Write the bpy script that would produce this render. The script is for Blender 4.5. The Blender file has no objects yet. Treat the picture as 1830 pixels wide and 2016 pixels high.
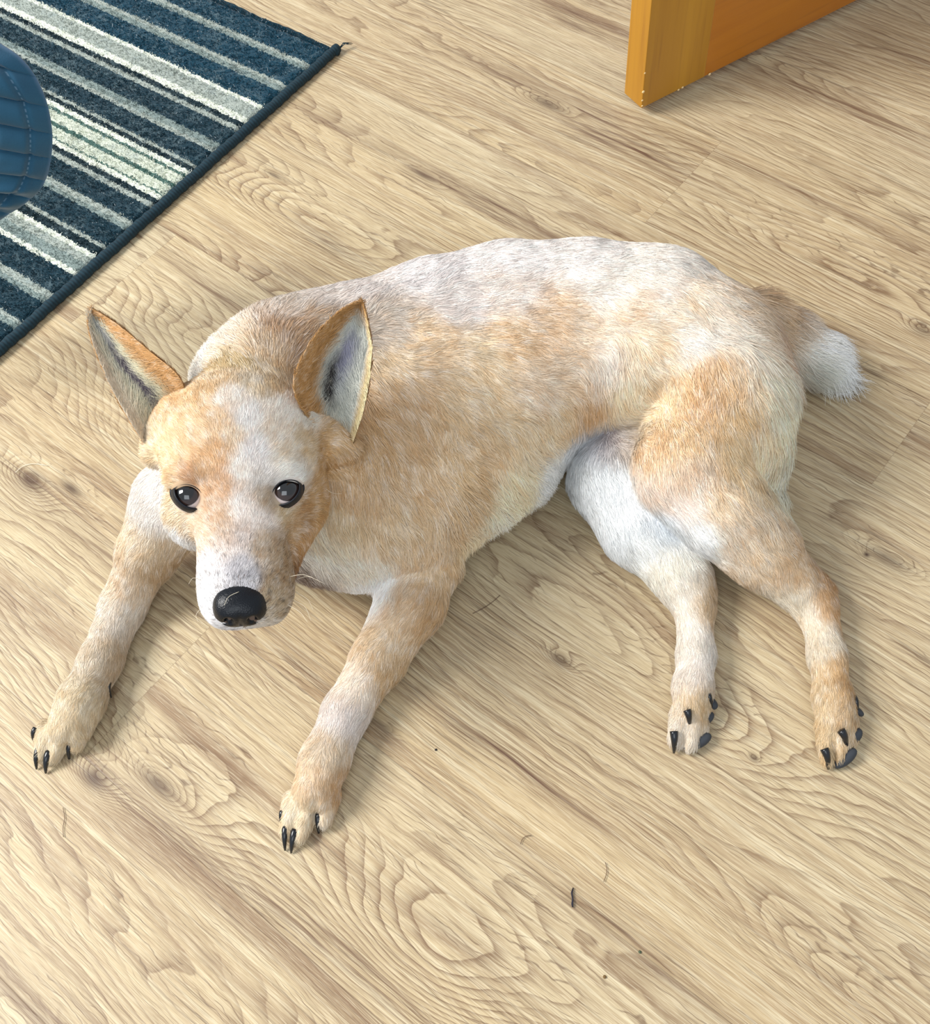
import bpy, math, random
import numpy as np
from mathutils import Vector, Matrix
scene = bpy.context.scene
COL = scene.collection
# ================================================================ camera, light, exposure
CAM_POS = (0.0, 0.0, 0.92)
_t, _r = math.radians(30.9), math.radians(6.5)
_n = np.array([math.sin(_t)*math.sin(_r), math.sin(_t)*math.cos(_r), math.cos(_t)])
_Zc = -_n
_Yc = np.array([0, 0, 1.0]) - _Zc[2]*_Zc
_Yc /= np.linalg.norm(_Yc)
_Xc = np.cross(_Yc, _Zc)
RW = np.array([_Xc, _Yc, _Zc])             # rows: world axes in camera coordinates (x right, y down, z forward)
cam_data = bpy.data.cameras.new('camera')
cam = bpy.data.objects.new('camera', cam_data); COL.objects.link(cam)
m = Matrix.Identity(4)
for i in range(3):
    m[i][0], m[i][1], m[i][2], m[i][3] = RW[i][0], -RW[i][1], -RW[i][2], CAM_POS[i]
cam.matrix_world = m
cam_data.sensor_fit = 'VERTICAL'; cam_data.sensor_height = 24.0
cam_data.lens = 2200.0/2016.0*24.0
cam_data.clip_start = 0.02
scene.camera = cam
world = bpy.data.worlds.new('room_light'); scene.world = world; world.use_nodes = True
bg = world.node_tree.nodes['Background']; bg.inputs[0].default_value = (0.86, 0.93, 1.0, 1); bg.inputs[1].default_value = 0.54
def area(name, loc, target, sx, sy, power, color):
    l = bpy.data.lights.new(name, 'AREA'); l.shape = 'RECTANGLE'; l.size = sx; l.size_y = sy; l.energy = power; l.color = color
    o = bpy.data.objects.new(name, l); COL.objects.link(o); o.location = loc
    o.rotation_euler = (Vector(target)-Vector(loc)).to_track_quat('-Z', 'Y').to_euler()
    return o
area('window_or_fill_light', (-2.6, 0.9, 2.6), (0.0, 0.6, 0.1), 1.3, 1.5, 142, (1.0, 0.985, 0.955))
area('window_or_fill_light', (-0.5, -2.4, 3.0), (0.0, 0.5, 0.0), 2.6, 2.0, 42, (0.88, 0.95, 1.0))  # added soft fill from the viewer's side, no window there
scene.view_settings.view_transform = 'Standard'; scene.view_settings.look = 'None'
scene.view_settings.gamma = 1.0; scene.view_settings.use_curve_mapping = False
scene.view_settings.exposure = 0.38
# ================================================================ measuring helpers and the dog's body as a smooth union of volumes
SC = 0.8                                   # design units -> metres
F_PX, CX, CY, CAM_H = 2200.0, 915.0, 1008.0, 1.15
CAM = np.array([0, 0, CAM_H])

def unp(x, y, z=0.0):
    d = RW @ np.array([(x-CX)/F_PX, (y-CY)/F_PX, 1.0])
    return CAM + d*((z-CAM_H)/d[2])

def und(x, y, D):
    return CAM + (RW @ np.array([(x-CX)/F_PX, (y-CY)/F_PX, 1.0]))*D

def prj(P):
    c = (np.asarray(P, float)-CAM) @ RW
    return np.stack([CX+F_PX*c[..., 0]/c[..., 2], CY+F_PX*c[..., 1]/c[..., 2], c[..., 2]], -1)

def B(x, y, z, r):
    """ball: centre pixel, height, radius in pixels -> (centre, radius) in design units; a negative z rests it on the floor"""
    if z < 0:
        z = 0.03
        for _ in range(6):
            p = unp(x, y, z); z = r*prj(p)[2]/F_PX*0.93
    p = unp(x, y, z)
    return p, r*prj(p)[2]/F_PX

# ---------------------------------------------------------------- head frame
EYE_D = 1.045
HEAD_O = und(464, 968, EYE_D)
def head_frame():
    c = CAM-HEAD_O; c /= np.linalg.norm(c)                      # towards the viewer
    rt = RW @ np.array([1.0, 0, 0]); rt -= rt@c*c; rt /= np.linalg.norm(rt)
    dn = np.cross(c, rt)
    if (RW.T @ dn)[1] < 0: dn = -dn
    roll = math.radians(-5)
    rt, dn = math.cos(roll)*rt+math.sin(roll)*dn, math.cos(roll)*dn-math.sin(roll)*rt
    th = math.radians(50)
    A = math.cos(th)*c+math.sin(th)*dn
    Bv = math.sin(th)*c-math.cos(th)*dn
    yaw = math.radians(3)
    A2 = math.cos(yaw)*A-math.sin(yaw)*rt
    X2 = math.cos(yaw)*rt+math.sin(yaw)*A
    return X2, A2, Bv
HX, HA, HB = head_frame()
def hd(x, a, b):
    return HEAD_O + x*HX + a*HA + b*HB

# ---------------------------------------------------------------- primitives: (kind, data, flow direction, fur length, k)
def cone(chain, k=0.02):
    out = []
    for (p, r), (q, s) in zip(chain[:-1], chain[1:]):
        out.append(('c', p, q, r, s, k))
    return out
def ell(c, rad, axes, k=0.02):
    return [('e', c, np.array(rad, float), np.array(axes, float), k)]
def hell(x, a, b, rx, ra, rb, k=0.02, pitch=0.0):
    cp, sp = math.cos(pitch), math.sin(pitch)
    return ell(hd(x, a, b), (rx, ra, rb), (HX, cp*HA+sp*HB, cp*HB-sp*HA), k)

torso = []
torso += cone([B(505,768,.235,124), B(560,722,.225,112), B(650,700,.205,112), B(745,682,.19,114), B(860,648,.17,124), B(1000,626,.15,134),
               B(1150,616,.145,128), B(1290,626,.14,124), B(1365,668,.13,115)], .035)
torso += cone([B(520,900,.17,130), B(700,850,.15,155), B(860,800,.13,165), B(1000,750,.12,160), B(1130,705,.115,148), B(1270,705,.12,140), B(1385,720,.12,130)], .035)
torso += cone([B(440,960,.13,112), B(600,985,.105,118), B(720,1000,.10,125), B(850,960,.09,120), B(965,885,.085,112), B(1070,810,.075,95), B(1180,745,.07,85)], .03)
torso += cone([B(1385,700,.13,120), B(1418,800,.11,120), B(1450,880,.085,88)], .03)
torso += cone([B(560,1000,.10,100), B(630,1040,.08,84), B(725,1085,.065,78)], .03)
torso += cone([B(960,920,.075,100), B(1010,920,.06,70)], .03)
torso += cone([B(700,880,.15,145), B(800,1030,.09,85), B(850,1115,.05,47)], .03)       # left shoulder, upper arm, elbow
legFL = cone([B(850,1115,.05,52), B(808,1185,.045,66), B(745,1298,-1,50), B(682,1400,-1,43), B(638,1498,-1,46)], .012)
legFL += cone([B(640,1495,-1,42), B(620,1555,-1,44)], .012)
armR = cone([B(440,950,.13,115), B(345,990,.10,72), B(292,1085,.06,54)], .03)
legFR = cone([B(345,990,.10,70), B(292,1085,.06,54), B(243,1190,-1,41), B(198,1300,-1,38), B(160,1380,-1,43), B(140,1425,-1,43)], .012)
legHL = cone([B(1415,790,.12,118), B(1350,925,.105,96), B(1420,1005,.085,82), B(1495,1082,.055,62), B(1600,1195,-1,38)], .03)
legHL += cone([B(1448,890,.08,88), B(1480,970,.06,52)], .03)
legHL += cone([B(1480,1050,.05,50), B(1618,1165,-1,27)], .012)
legHL += cone([B(1608,1195,-1,37), B(1628,1290,-1,33), B(1640,1375,-1,35), B(1645,1410,-1,35)], .012)
legHR = cone([B(1300,840,.05,90), B(1222,935,.048,92), B(1265,1035,.038,74), B(1342,1135,-1,48), B(1368,1195,-1,35)], .03)
legHR += cone([B(1310,1080,-1,40), B(1385,1165,-1,22)], .012)
legHR += cone([B(1366,1190,-1,36), B(1370,1290,-1,34), B(1364,1350,-1,35), B(1360,1385,-1,34)], .012)
tail = cone([B(1420,630,.11,50), B(1480,640,.08,46), B(1535,662,.055,42), B(1590,692,.04,36), B(1638,722,.028,18)], .02)
def toes(lst, k=.004):
    o = []
    for (x0,y0,r0,x1,y1,r1) in lst:
        o += cone([B(x0,y0,-1,r0), B(x1,y1,-1,r1)], k)
    return o
paws = toes([(583,1585,25,567,1634,17), (608,1592,25,588,1644,17), (646,1565,25,637,1612,18), (577,1572,18,562,1602,11)])
paws2 = toes([(98,1450,25,83,1484,16), (118,1455,25,103,1488,17), (153,1430,26,148,1464,18), (90,1432,17,76,1456,10)])
paws3 = toes([(1342,1408,24,1332,1455,18), (1362,1415,25,1358,1462,18), (1376,1392,22,1378,1432,17), (1382,1370,20,1390,1402,14)])
paws4 = toes([(1630,1430,25,1632,1490,18), (1652,1435,25,1648,1482,18), (1660,1415,23,1668,1455,18), (1665,1395,20,1677,1432,14)])
head = []
head += hell(.006, -.074, -.008, .079, .067, .066, .02)         # cranium
head += hell(.006, -.035, -.010, .070, .055, .042, .02)         # forehead
for s in (-1, 1):
    head += hell(.008+s*.038, -.026, -.044, .042, .048, .036, .02)   # cheeks
    head += hell(s*.040, -.014, .008, .024, .018, .013, .012)   # brow
    head += hell(.005+s*.021, .074, -.050, .023, .040, .024, .012)   # lips
head += hell(.003, .025, -.022, .040, .055, .026, .025, -.2)       # stop
head += hell(.003, .055, -.034, .032, .062, .023, .015, -.12)      # muzzle top
head += hell(.002, .092, -.042, .031, .026, .025, .012)            # muzzle end
head += hell(.008, .040, -.064, .036, .062, .024, .015)            # lower jaw
head += hell(.022, .004, -.060, .042, .045, .030, .02)
head += [('c', und(350,815,1.095), und(314,862,1.098), .020, .012, .018), ('c', und(330,850,1.092), und(303,893,1.094), .018, .010, .018), ('c', und(632,845,1.118), und(668,872,1.116), .018, .014, .026)]   # ear roots
EYES = [(-.0445, -.001, .0), (.0445, -.001, .0)]
GROUPS = [(torso, .03), (armR, .02), (tail, .015), (head, .022), (legFL, .012), (legFR, .012), (legHL, .016), (legHR, .004), (paws, .006), (paws2, .006), (paws3, .006), (paws4, .006)]

# clefts between the toes
CUTS = []
for (x0, y0, x1, y1) in ((622,1572,620,1632), (578,1600,576,1650), (137,1442,128,1494), (94,1462,91,1496), (1642,1442,1641,1496), (1347,1428,1345,1468)):
    for z0, z1 in ((.044, .026), (.036, .018), (.026, .010)):
        CUTS.append((unp(x0, y0, z0), unp(x1, y1, z1), .0024))
for ex, ey, D in ((371, 978, 1.0275), (562, 970, 1.0403)):      # eye sockets
    CUTS.append((und(ex-4, ey, D-.0085), und(ex+4, ey, D-.0085), .0125))
def sd(pr, P):
    if pr[0] == 'c':
        _, p, q, r, s, k = pr
        d = q-p; L2 = d@d
        h = np.clip(((P-p)@d)/L2, 0, 1)
        return np.linalg.norm(P-p-h[..., None]*d, axis=-1)-(r+(s-r)*h)
    _, c, rad, ax, k = pr
    l = ((P-c)@ax.T)
    k0 = np.linalg.norm(l/rad, axis=-1); k1 = np.linalg.norm(l/rad**2, axis=-1)
    return k0*(k0-1)/np.maximum(k1, 1e-6)
def smin(a, b, k):
    h = np.maximum(k-np.abs(a-b), 0)/k
    return np.minimum(a, b)-h*h*k*.25

def field(vox):
    allp = []
    for g, _ in GROUPS:
        for pr in g:
            if pr[0] == 'c': allp += [pr[1]-pr[3], pr[1]+pr[3], pr[2]-pr[4], pr[2]+pr[4]]
            else: allp += [pr[1]-pr[2].max(), pr[1]+pr[2].max()]
    allp = np.array(allp); lo = allp.min(0)-.02; hi = allp.max(0)+.02
    N = np.ceil((hi-lo)/vox).astype(int)+1
    ax = [lo[i]+vox*np.arange(N[i]) for i in range(3)]
    total = np.full(N, .05, np.float32)
    for g, kg in GROUPS:
        grp = np.full(N, .05, np.float32)
        glo = N.copy(); ghi = np.zeros(3, int)
        for pr in g:
            k = pr[-1]; m = k+.03
            if pr[0] == 'c': a = np.minimum(pr[1]-pr[3], pr[2]-pr[4])-m; b = np.maximum(pr[1]+pr[3], pr[2]+pr[4])+m
            else: a = pr[1]-pr[2].max()-m; b = pr[1]+pr[2].max()+m
            i0 = np.clip(((a-lo)/vox).astype(int), 0, N); i1 = np.clip(((b-lo)/vox).astype(int)+2, 0, N)
            sl = tuple(slice(i0[i], i1[i]) for i in range(3))
            P = np.stack(np.meshgrid(*[ax[i][sl[i]] for i in range(3)], indexing='ij'), -1)
            grp[sl] = smin(grp[sl], sd(pr, P).astype(np.float32), k)
            glo = np.minimum(glo, i0); ghi = np.maximum(ghi, i1)
        sl = tuple(slice(glo[i], ghi[i]) for i in range(3))
        total[sl] = smin(total[sl], grp[sl], kg)
    for p, q, r in CUTS:
        a = np.minimum(p, q)-.012; b = np.maximum(p, q)+.012
        i0 = np.clip(((a-lo)/vox).astype(int), 0, N); i1 = np.clip(((b-lo)/vox).astype(int)+2, 0, N)
        sl = tuple(slice(i0[i], i1[i]) for i in range(3))
        P = np.stack(np.meshgrid(*[ax[i][sl[i]] for i in range(3)], indexing='ij'), -1)
        total[sl] = -smin(-total[sl], sd(('c', p, q, r, r, 0), P).astype(np.float32), .005)
    Z = ax[2][None, None, :]
    total = np.maximum(total, (.001-Z)).astype(np.float32)      # everything rests on the floor
    return total, lo

def surface_nets(Fd, lo, vox):
    s = Fd < 0
    c = np.zeros([n-1 for n in Fd.shape], np.int8)
    for i in (0, 1):
        for j in (0, 1):
            for k in (0, 1):
                c += s[i:Fd.shape[0]-1+i, j:Fd.shape[1]-1+j, k:Fd.shape[2]-1+k]
    cells = np.argwhere((c > 0) & (c < 8))
    idx = np.full(c.shape, -1, np.int32); idx[tuple(cells.T)] = np.arange(len(cells))
    acc = np.zeros((len(cells), 3)); cnt = np.zeros(len(cells))
    for a in range(3):
        o1, o2 = [x for x in range(3) if x != a]
        for i in (0, 1):
            for j in (0, 1):
                b = cells.copy(); b[:, o1] += i; b[:, o2] += j
                e = b.copy(); e[:, a] += 1
                f0 = Fd[tuple(b.T)]; f1 = Fd[tuple(e.T)]
                m = (f0 < 0) != (f1 < 0)
                t = f0/np.where(m, f0-f1, 1)
                p = b.astype(float); p[:, a] += t
                acc[m] += p[m]; cnt[m] += 1
    V = lo+vox*acc/cnt[:, None]
    Q = []
    for a in range(3):
        o1, o2 = (a+1) % 3, (a+2) % 3
        sh = list(Fd.shape); 
        A = [slice(1, -1)]*3; A[a] = slice(0, -1)
        Bs = list(A); Bs[a] = slice(1, None)
        s0 = s[tuple(A)]; s1 = s[tuple(Bs)]
        for flip, mm in ((False, s0 & ~s1), (True, ~s0 & s1)):
            e = np.argwhere(mm)
            off = np.ones(3, int); off[a] = 0
            e = e+off
            q = []
            for d1, d2 in ((-1, -1), (0, -1), (0, 0), (-1, 0)):
                g = e.copy(); g[:, o1] += d1; g[:, o2] += d2
                q.append(idx[tuple(g.T)])
            q = np.stack(q, 1)
            Q.append(q[:, ::-1] if flip else q)
    return V, np.concatenate(Q)

# ---------------------------------------------------------------- ears: outlines measured on the photograph, given depth, cup and thickness
def spl(pts, n):
    """smooth resampling of a polyline (Catmull-Rom)"""
    P = np.array(pts, float); P = np.vstack([2*P[0]-P[1], P, 2*P[-1]-P[-2]])
    out = []
    m = len(P)-3
    for t in np.linspace(0, m-1e-6, n):
        i = int(t); u = t-i; a, b, c, d = P[i:i+4]
        out.append(.5*((2*b)+(c-a)*u+(2*a-5*b+4*c-d)*u*u+(3*b-a-3*c+d)*u**3))
    return np.array(out)
def ear(left, right, cup, thick, dl, dr, nu=22, nv=26):
    """left/right rims: (x px, y px, depth) from base to tip; returns closed shell, plus param of each vertex"""
    L = spl([und(*p) for p in left], nv); Rr = spl([und(*p) for p in right], nv)
    V = []; UV = []
    for side in (0, 1):
        for j in range(nv):
            t = j/(nv-1)
            for i in range(nu):
                u = i/(nu-1)
                p = L[j]*(1-u)+Rr[j]*u
                view = p-CAM; view /= np.linalg.norm(view)
                w = math.sin(math.pi*u)
                dep = cup*(w**.8)*(1-t)**.45
                if side: dep += thick*(.25+.75*w)
                V.append(p+view*dep); UV.append((u, t, side))
    F = []
    n1 = nu*nv
    for j in range(nv-1):
        for i in range(nu-1):
            a = j*nu+i
            F.append((a, a+1, a+nu+1, a+nu))
            F.append((n1+a, n1+a+nu, n1+a+nu+1, n1+a+1))
    for j in range(nv-1):
        a = j*nu; F.append((a, a+nu, n1+a+nu, n1+a))
        a = j*nu+nu-1; F.append((a, n1+a, n1+a+nu, a+nu))
    for i in range(nu-1):
        a = i; F.append((a, n1+a, n1+a+1, a+1))
        a = (nv-1)*nu+i; F.append((a, a+1, n1+a+1, n1+a))
    return np.array(V), np.array(F), np.array(UV)
EAR_L = ear([(303,902,1.098),(268,850,1.07),(225,775,1.065),(188,690,1.065),(174,640,1.07),(179,611,1.075)],
            [(374,812,1.085),(354,744,1.065),(295,692,1.065),(240,645,1.07),(203,620,1.075),(183,609,1.075)], .019, .006, 0, 0)
EAR_R = ear([(624,852,1.085),(578,766,1.052),(602,690,1.06),(645,635,1.07),(685,603,1.08),(708,595,1.085)],
            [(692,880,1.105),(717,803,1.088),(729,730,1.085),(731,680,1.085),(722,625,1.085),(713,595,1.085)], .028, .006, 0, 0)
# ================================================================ helpers
def srgb(r, g=None, b=None):
    if g is None: r, g, b = r
    f = lambda c: ((c/255+.055)/1.055)**2.4 if c/255 > .04045 else c/255/12.92
    return (f(r), f(g), f(b), 1)
def new_mat(name, rough=.6):
    mt = bpy.data.materials.new(name); mt.use_nodes = True
    nt = mt.node_tree; bs = nt.nodes['Principled BSDF']; bs.inputs['Roughness'].default_value = rough
    return mt, nt, bs
class NT:
    """small helper to write node graphs as expressions"""
    def __init__(s, nt): s.nt = nt
    def node(s, typ, **kw):
        n = s.nt.nodes.new(typ)
        for k, v in kw.items(): setattr(n, k, v)
        return n
    def put(s, sock, v):
        if isinstance(v, bpy.types.NodeSocket): s.nt.links.new(v, sock)
        else: sock.default_value = v
    def m(s, op, *a, clamp=False):
        n = s.node('ShaderNodeMath', operation=op, use_clamp=clamp)
        for i, v in enumerate(a): s.put(n.inputs[i], v)
        return n.outputs[0]
    def vec(s, x=0., y=0., z=0.):
        n = s.node('ShaderNodeCombineXYZ')
        for i, v in enumerate((x, y, z)): s.put(n.inputs[i], v)
        return n.outputs[0]
    def dot(s, v, d):
        n = s.node('ShaderNodeVectorMath', operation='DOT_PRODUCT'); s.put(n.inputs[0], v); n.inputs[1].default_value = d
        return n.outputs['Value']
    def noise(s, v, scale=1., detail=2., rough=.5, dist=0., color=False):
        n = s.node('ShaderNodeTexNoise'); s.put(n.inputs['Vector'], v)
        n.inputs['Scale'].default_value = scale; n.inputs['Detail'].default_value = detail
        n.inputs['Roughness'].default_value = rough; n.inputs['Distortion'].default_value = dist
        return n.outputs['Color' if color else 'Fac']
    def ramp(s, f, pts, interp='LINEAR'):
        n = s.node('ShaderNodeValToRGB'); s.put(n.inputs[0], f); cr = n.color_ramp; cr.interpolation = interp
        while len(cr.elements) < len(pts): cr.elements.new(.5)
        for e, (p, c) in zip(cr.elements, pts):
            e.position = p; e.color = c if not isinstance(c, (int, float)) else (c, c, c, 1)
        return n.outputs['Color']
    def mix(s, f, a, b, mode='MIX'):
        n = s.node('ShaderNodeMix', data_type='RGBA', blend_type=mode)
        s.put(n.inputs[0], f); s.put(n.inputs[6], a); s.put(n.inputs[7], b)
        return n.outputs[2]
    def bump(s, h, strength=.2, dist=.001):
        n = s.node('ShaderNodeBump'); n.inputs['Strength'].default_value = strength; n.inputs['Distance'].default_value = dist
        s.put(n.inputs['Height'], h); return n.outputs[0]
def smooth_step(N, x, a, b):
    n = N.node('ShaderNodeMapRange', interpolation_type='SMOOTHSTEP'); N.put(n.inputs[0], x)
    n.inputs[1].default_value = a; n.inputs[2].default_value = b
    return n.outputs[0]
def mesh_obj(name, V, F, mat=None, parent=None, smooth=True):
    me = bpy.data.meshes.new(name); me.from_pydata([tuple(map(float, v)) for v in V], [], [tuple(map(int, f)) for f in F]); me.update()
    if smooth: me.polygons.foreach_set('use_smooth', [True]*len(me.polygons))
    o = bpy.data.objects.new(name, me); COL.objects.link(o)
    if mat: me.materials.append(mat)
    if parent: o.parent = parent
    return o
def tube(name, pts, radii, mat, parent=None, n=8, cap=True):
    pts = np.array(pts, float); V = []; F = []
    T = np.gradient(pts, axis=0); ref = np.array([0.3, .2, .93])
    for i, (p, r) in enumerate(zip(pts, radii)):
        t = T[i]/np.linalg.norm(T[i]); a = np.cross(t, ref); a /= np.linalg.norm(a); b = np.cross(t, a)
        for k in range(n):
            q = 2*math.pi*k/n; V.append(p+r*(math.cos(q)*a+math.sin(q)*b))
    for i in range(len(pts)-1):
        for k in range(n):
            F.append((i*n+k, i*n+(k+1) % n, (i+1)*n+(k+1) % n, (i+1)*n+k))
    F.append(tuple(range(n))[::-1]); F.append(tuple((len(pts)-1)*n+k for k in range(n)))
    return mesh_obj(name, V, F, mat, parent)
def W(x, y, z=0.):
    """photograph pixel at a real height (metres) -> point of the room (metres)"""
    return unp(x, y, z/SC)*SC
# ================================================================ the floor: oak planks
PD1 = (0.71934, -0.69466, 0.0); PD2 = (0.69466, 0.71934, 0.0)
def floor_material():
    mt, nt, bs = new_mat('oak_planks', .42); N = NT(nt)
    P = N.node('ShaderNodeTexCoord').outputs['Object']
    u = N.dot(P, PD1); w = N.dot(P, PD2)
    W0, PW, PL = .006, .161, 1.22
    row_f = N.m('DIVIDE', N.m('SUBTRACT', w, W0), PW)
    row = N.m('FLOOR', row_f); fw = N.m('FRACT', N.m('ADD', row_f, 40.))
    offs = {-1: .5, 0: -.495, 1: .25, 2: -.88, 3: .30, 4: -.09, 5: -.454, 6: .24}
    off = N.m('MULTIPLY', row, .437)
    for k, v in offs.items():
        off = N.m('ADD', off, N.m('MULTIPLY', N.m('COMPARE', row, float(k), .4), v-.437*k))
    cf = N.m('DIVIDE', N.m('SUBTRACT', u, off), PL)
    cell = N.m('FLOOR', cf); fu = N.m('FRACT', N.m('ADD', cf, 40.))
    wn = N.node('ShaderNodeTexWhiteNoise', noise_dimensions='2D'); N.put(wn.inputs['Vector'], N.vec(row, cell, 0.))
    rnd = wn.outputs['Value']; sep = N.node('ShaderNodeSeparateColor'); N.put(sep.inputs[0], wn.outputs['Color'])
    r2 = sep.outputs[1]
    sd_ = N.m('MULTIPLY', rnd, 60.)
    # ring field: slow drift across the board plus broad waves; its level lines are the cathedral grain
    a1 = N.noise(N.vec(N.m('MULTIPLY', u, 1.5), N.m('MULTIPLY', w, 7.), sd_), 1., 1.5, .45)
    a2 = N.noise(N.vec(N.m('MULTIPLY', u, 9.), N.m('MULTIPLY', w, 30.), sd_), 1., 2., .5)
    a3 = N.noise(N.vec(N.m('MULTIPLY', u, 40.), N.m('MULTIPLY', w, 60.), sd_), 1., 2., .5)
    fld = N.m('ADD', N.m('MULTIPLY', w, 4.2), N.m('MULTIPLY', a1, 1.5))
    fld = N.m('ADD', fld, N.m('MULTIPLY', a2, .10))
    fld = N.m('ADD', fld, N.m('MULTIPLY', a3, .022))
    knot_dark = None; big = None
    # (pixel x, pixel y, half length, half width, strength, dark core)
    KN = [(1180,1240,.17,.050,1.35,0),(600,440,.16,.035,1.0,0),(560,600,.13,.026,.8,0),(1640,560,.16,.045,1.2,0),(300,860,.10,.050,.9,0),(60,945,.035,.018,.9,1),
          (185,1533,.030,.016,.9,1),(330,1550,.12,.045,.9,0),(140,962,.03,.010,.5,1),(312,1545,.03,.010,.5,.8),(1102,1300,.016,.008,.5,.8),(1078,205,.035,.010,.6,.8),(833,345,.03,.006,.4,.9),
          (1745,1100,.03,.010,.6,.7),(1484,1492,.006,.004,.2,.9),(745,1425,.02,.006,.3,.6),(820,1900,.11,.055,1.3,0),(1700,1990,.10,.03,.7,0),(540,345,.018,.004,.2,.8),(1705,1092,.006,.005,.2,1),(1815,650,.02,.012,.5,.6)]
    for (x, y, hu, hw, st, dk) in KN:
        p = W(x, y); pu = float(p @ np.array(PD1)); pw = float(p @ np.array(PD2))
        du = N.m('DIVIDE', N.m('SUBTRACT', u, pu), hu); dw = N.m('DIVIDE', N.m('SUBTRACT', w, pw), hw)
        g = N.m('EXPONENT', N.m('MULTIPLY', N.m('ADD', N.m('MULTIPLY', du, du), N.m('MULTIPLY', dw, dw)), -1.))
        fld = N.m('ADD', fld, N.m('MULTIPLY', g, st*.40))
        if st > .75: big = g if big is None else N.m('ADD', big, g)
        if dk:
            g2 = N.m('MULTIPLY', N.m('POWER', g, 4. if dk == 1 else 2.), dk)
            knot_dark = g2 if knot_dark is None else N.m('ADD', knot_dark, g2)
    ring = N.m('FRACT', N.m('MULTIPLY', fld, 20.))
    line = N.m('POWER', ring, 3.2)                                     # soft on one side, sharp on the other
    line = N.m('MULTIPLY', line, smooth_step(N, ring, 1.0, .93))
    amp = smooth_step(N, N.noise(N.vec(N.m('MULTIPLY', u, 3.), N.m('MULTIPLY', w, 18.), sd_), 1., 2.), .30, .55)
    amp = N.m('ADD', amp, N.m('MULTIPLY', N.m('MINIMUM', big, 1.), .45))
    # fine straight pores
    wv = N.m('ADD', w, N.m('MULTIPLY', a2, .006))
    pore = N.noise(N.vec(N.m('MULTIPLY', u, 9.), N.m('MULTIPLY', wv, 420.), sd_), 1., 3., .66)
    pore = smooth_step(N, pore, .54, .66)
    # long fine parallel grain lines that follow the figure of the board
    lx = N.m('FRACT', N.m('ADD', N.m('ADD', N.m('MULTIPLY', w, 190.), N.m('MULTIPLY', fld, 22.)), N.m('MULTIPLY', a3, 1.6)))
    lw = N.m('ABSOLUTE', N.m('SUBTRACT', N.m('MULTIPLY', lx, 2.), 1.))
    lmask = smooth_step(N, N.noise(N.vec(N.m('MULTIPLY', u, 11.), N.m('MULTIPLY', w, 130.), N.m('ADD', sd_, 21.)), 1., 3., .65), .40, .62)
    gl = N.m('MULTIPLY', smooth_step(N, lw, .30, .02), lmask)
    fine = N.noise(N.vec(N.m('MULTIPLY', u, 40.), N.m('MULTIPLY', wv, 1500.), sd_), 1., 2., .7)
    pm = smooth_step(N, N.noise(N.vec(N.m('MULTIPLY', u, 4.), N.m('MULTIPLY', w, 22.), N.m('ADD', sd_, 5.)), 1., 2.), .30, .62)
    pore = N.m('MULTIPLY', pore, N.m('ADD', .35, N.m('MULTIPLY', pm, .75)))
    pore2 = smooth_step(N, N.noise(N.vec(N.m('MULTIPLY', u, 5.), N.m('MULTIPLY', wv, 150.), N.m('ADD', sd_, 7.)), 1., 4., .66), .48, .66)
    lightst = smooth_step(N, N.noise(N.vec(N.m('MULTIPLY', u, 5.), N.m('MULTIPLY', wv, 190.), N.m('ADD', sd_, 3.)), 1., 3., .65), .50, .66)
    band = N.noise(N.vec(N.m('MULTIPLY', u, 2.2), N.m('MULTIPLY', w, 20.), N.m('ADD', sd_, 11.)), 1., 3., .6, .5)
    dark = smooth_step(N, band, .53, .72)
    hue = N.noise(N.vec(N.m('MULTIPLY', u, 1.4), N.m('MULTIPLY', w, 6.), sd_), 1., 1.)
    base = N.mix(hue, srgb(198, 176, 135), srgb(192, 179, 150))
    base = N.mix(N.m('MULTIPLY', r2, .4), base, srgb(176, 148, 110))
    c = N.mix(N.m('MULTIPLY', lightst, .6), base, srgb(212, 198, 166))
    c = N.mix(N.m('MULTIPLY', dark, .66), c, srgb(128, 100, 76))
    c = N.mix(N.m('MULTIPLY', pore2, .38), c, srgb(146, 118, 88))
    c = N.mix(N.m('MULTIPLY', N.m('MULTIPLY', line, amp), .78, clamp=True), c, srgb(112, 84, 60))
    c = N.mix(N.m('MULTIPLY', gl, .66), c, srgb(98, 74, 54))
    c = N.mix(N.m('MULTIPLY', pore, .50), c, srgb(84, 62, 44))
    c = N.mix(N.m('MULTIPLY', smooth_step(N, fine, .50, .66), .30), c, srgb(120, 94, 70)); c = N.mix(N.m('MULTIPLY', smooth_step(N, fine, .48, .34), .35), c, srgb(226, 212, 182))
    c = N.mix(N.m('MULTIPLY', knot_dark, .85, clamp=True), c, srgb(70, 50, 40))
    streak = None
    for (x, y, hu, hw, st) in ((1090,190,.13,.012,.9),(1250,300,.10,.015,.85),(860,345,.13,.010,.8),(1560,170,.20,.015,.8),(1160,50,.12,.016,.7),(1800,110,.10,.014,.6),(640,230,.07,.014,.6),(1000,430,.12,.011,.5),
                               (1480,340,.18,.010,.6),(620,460,.06,.012,.6),(400,555,.09,.010,.6),(1230,1850,.16,.018,.5),(640,1850,.12,.02,.5),(130,1030,.12,.018,.6),(1000,1500,.12,.006,.8),(600,1290,.06,.03,.4),(1430,1130,.10,.025,.45),
                               (300,1600,.10,.022,.5),(1560,720,.12,.02,.45),(1760,1250,.12,.012,.4),(80,1980,.10,.025,.5)):
        p = W(x, y); pu = float(p @ np.array(PD1)); pw = float(p @ np.array(PD2))
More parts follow.
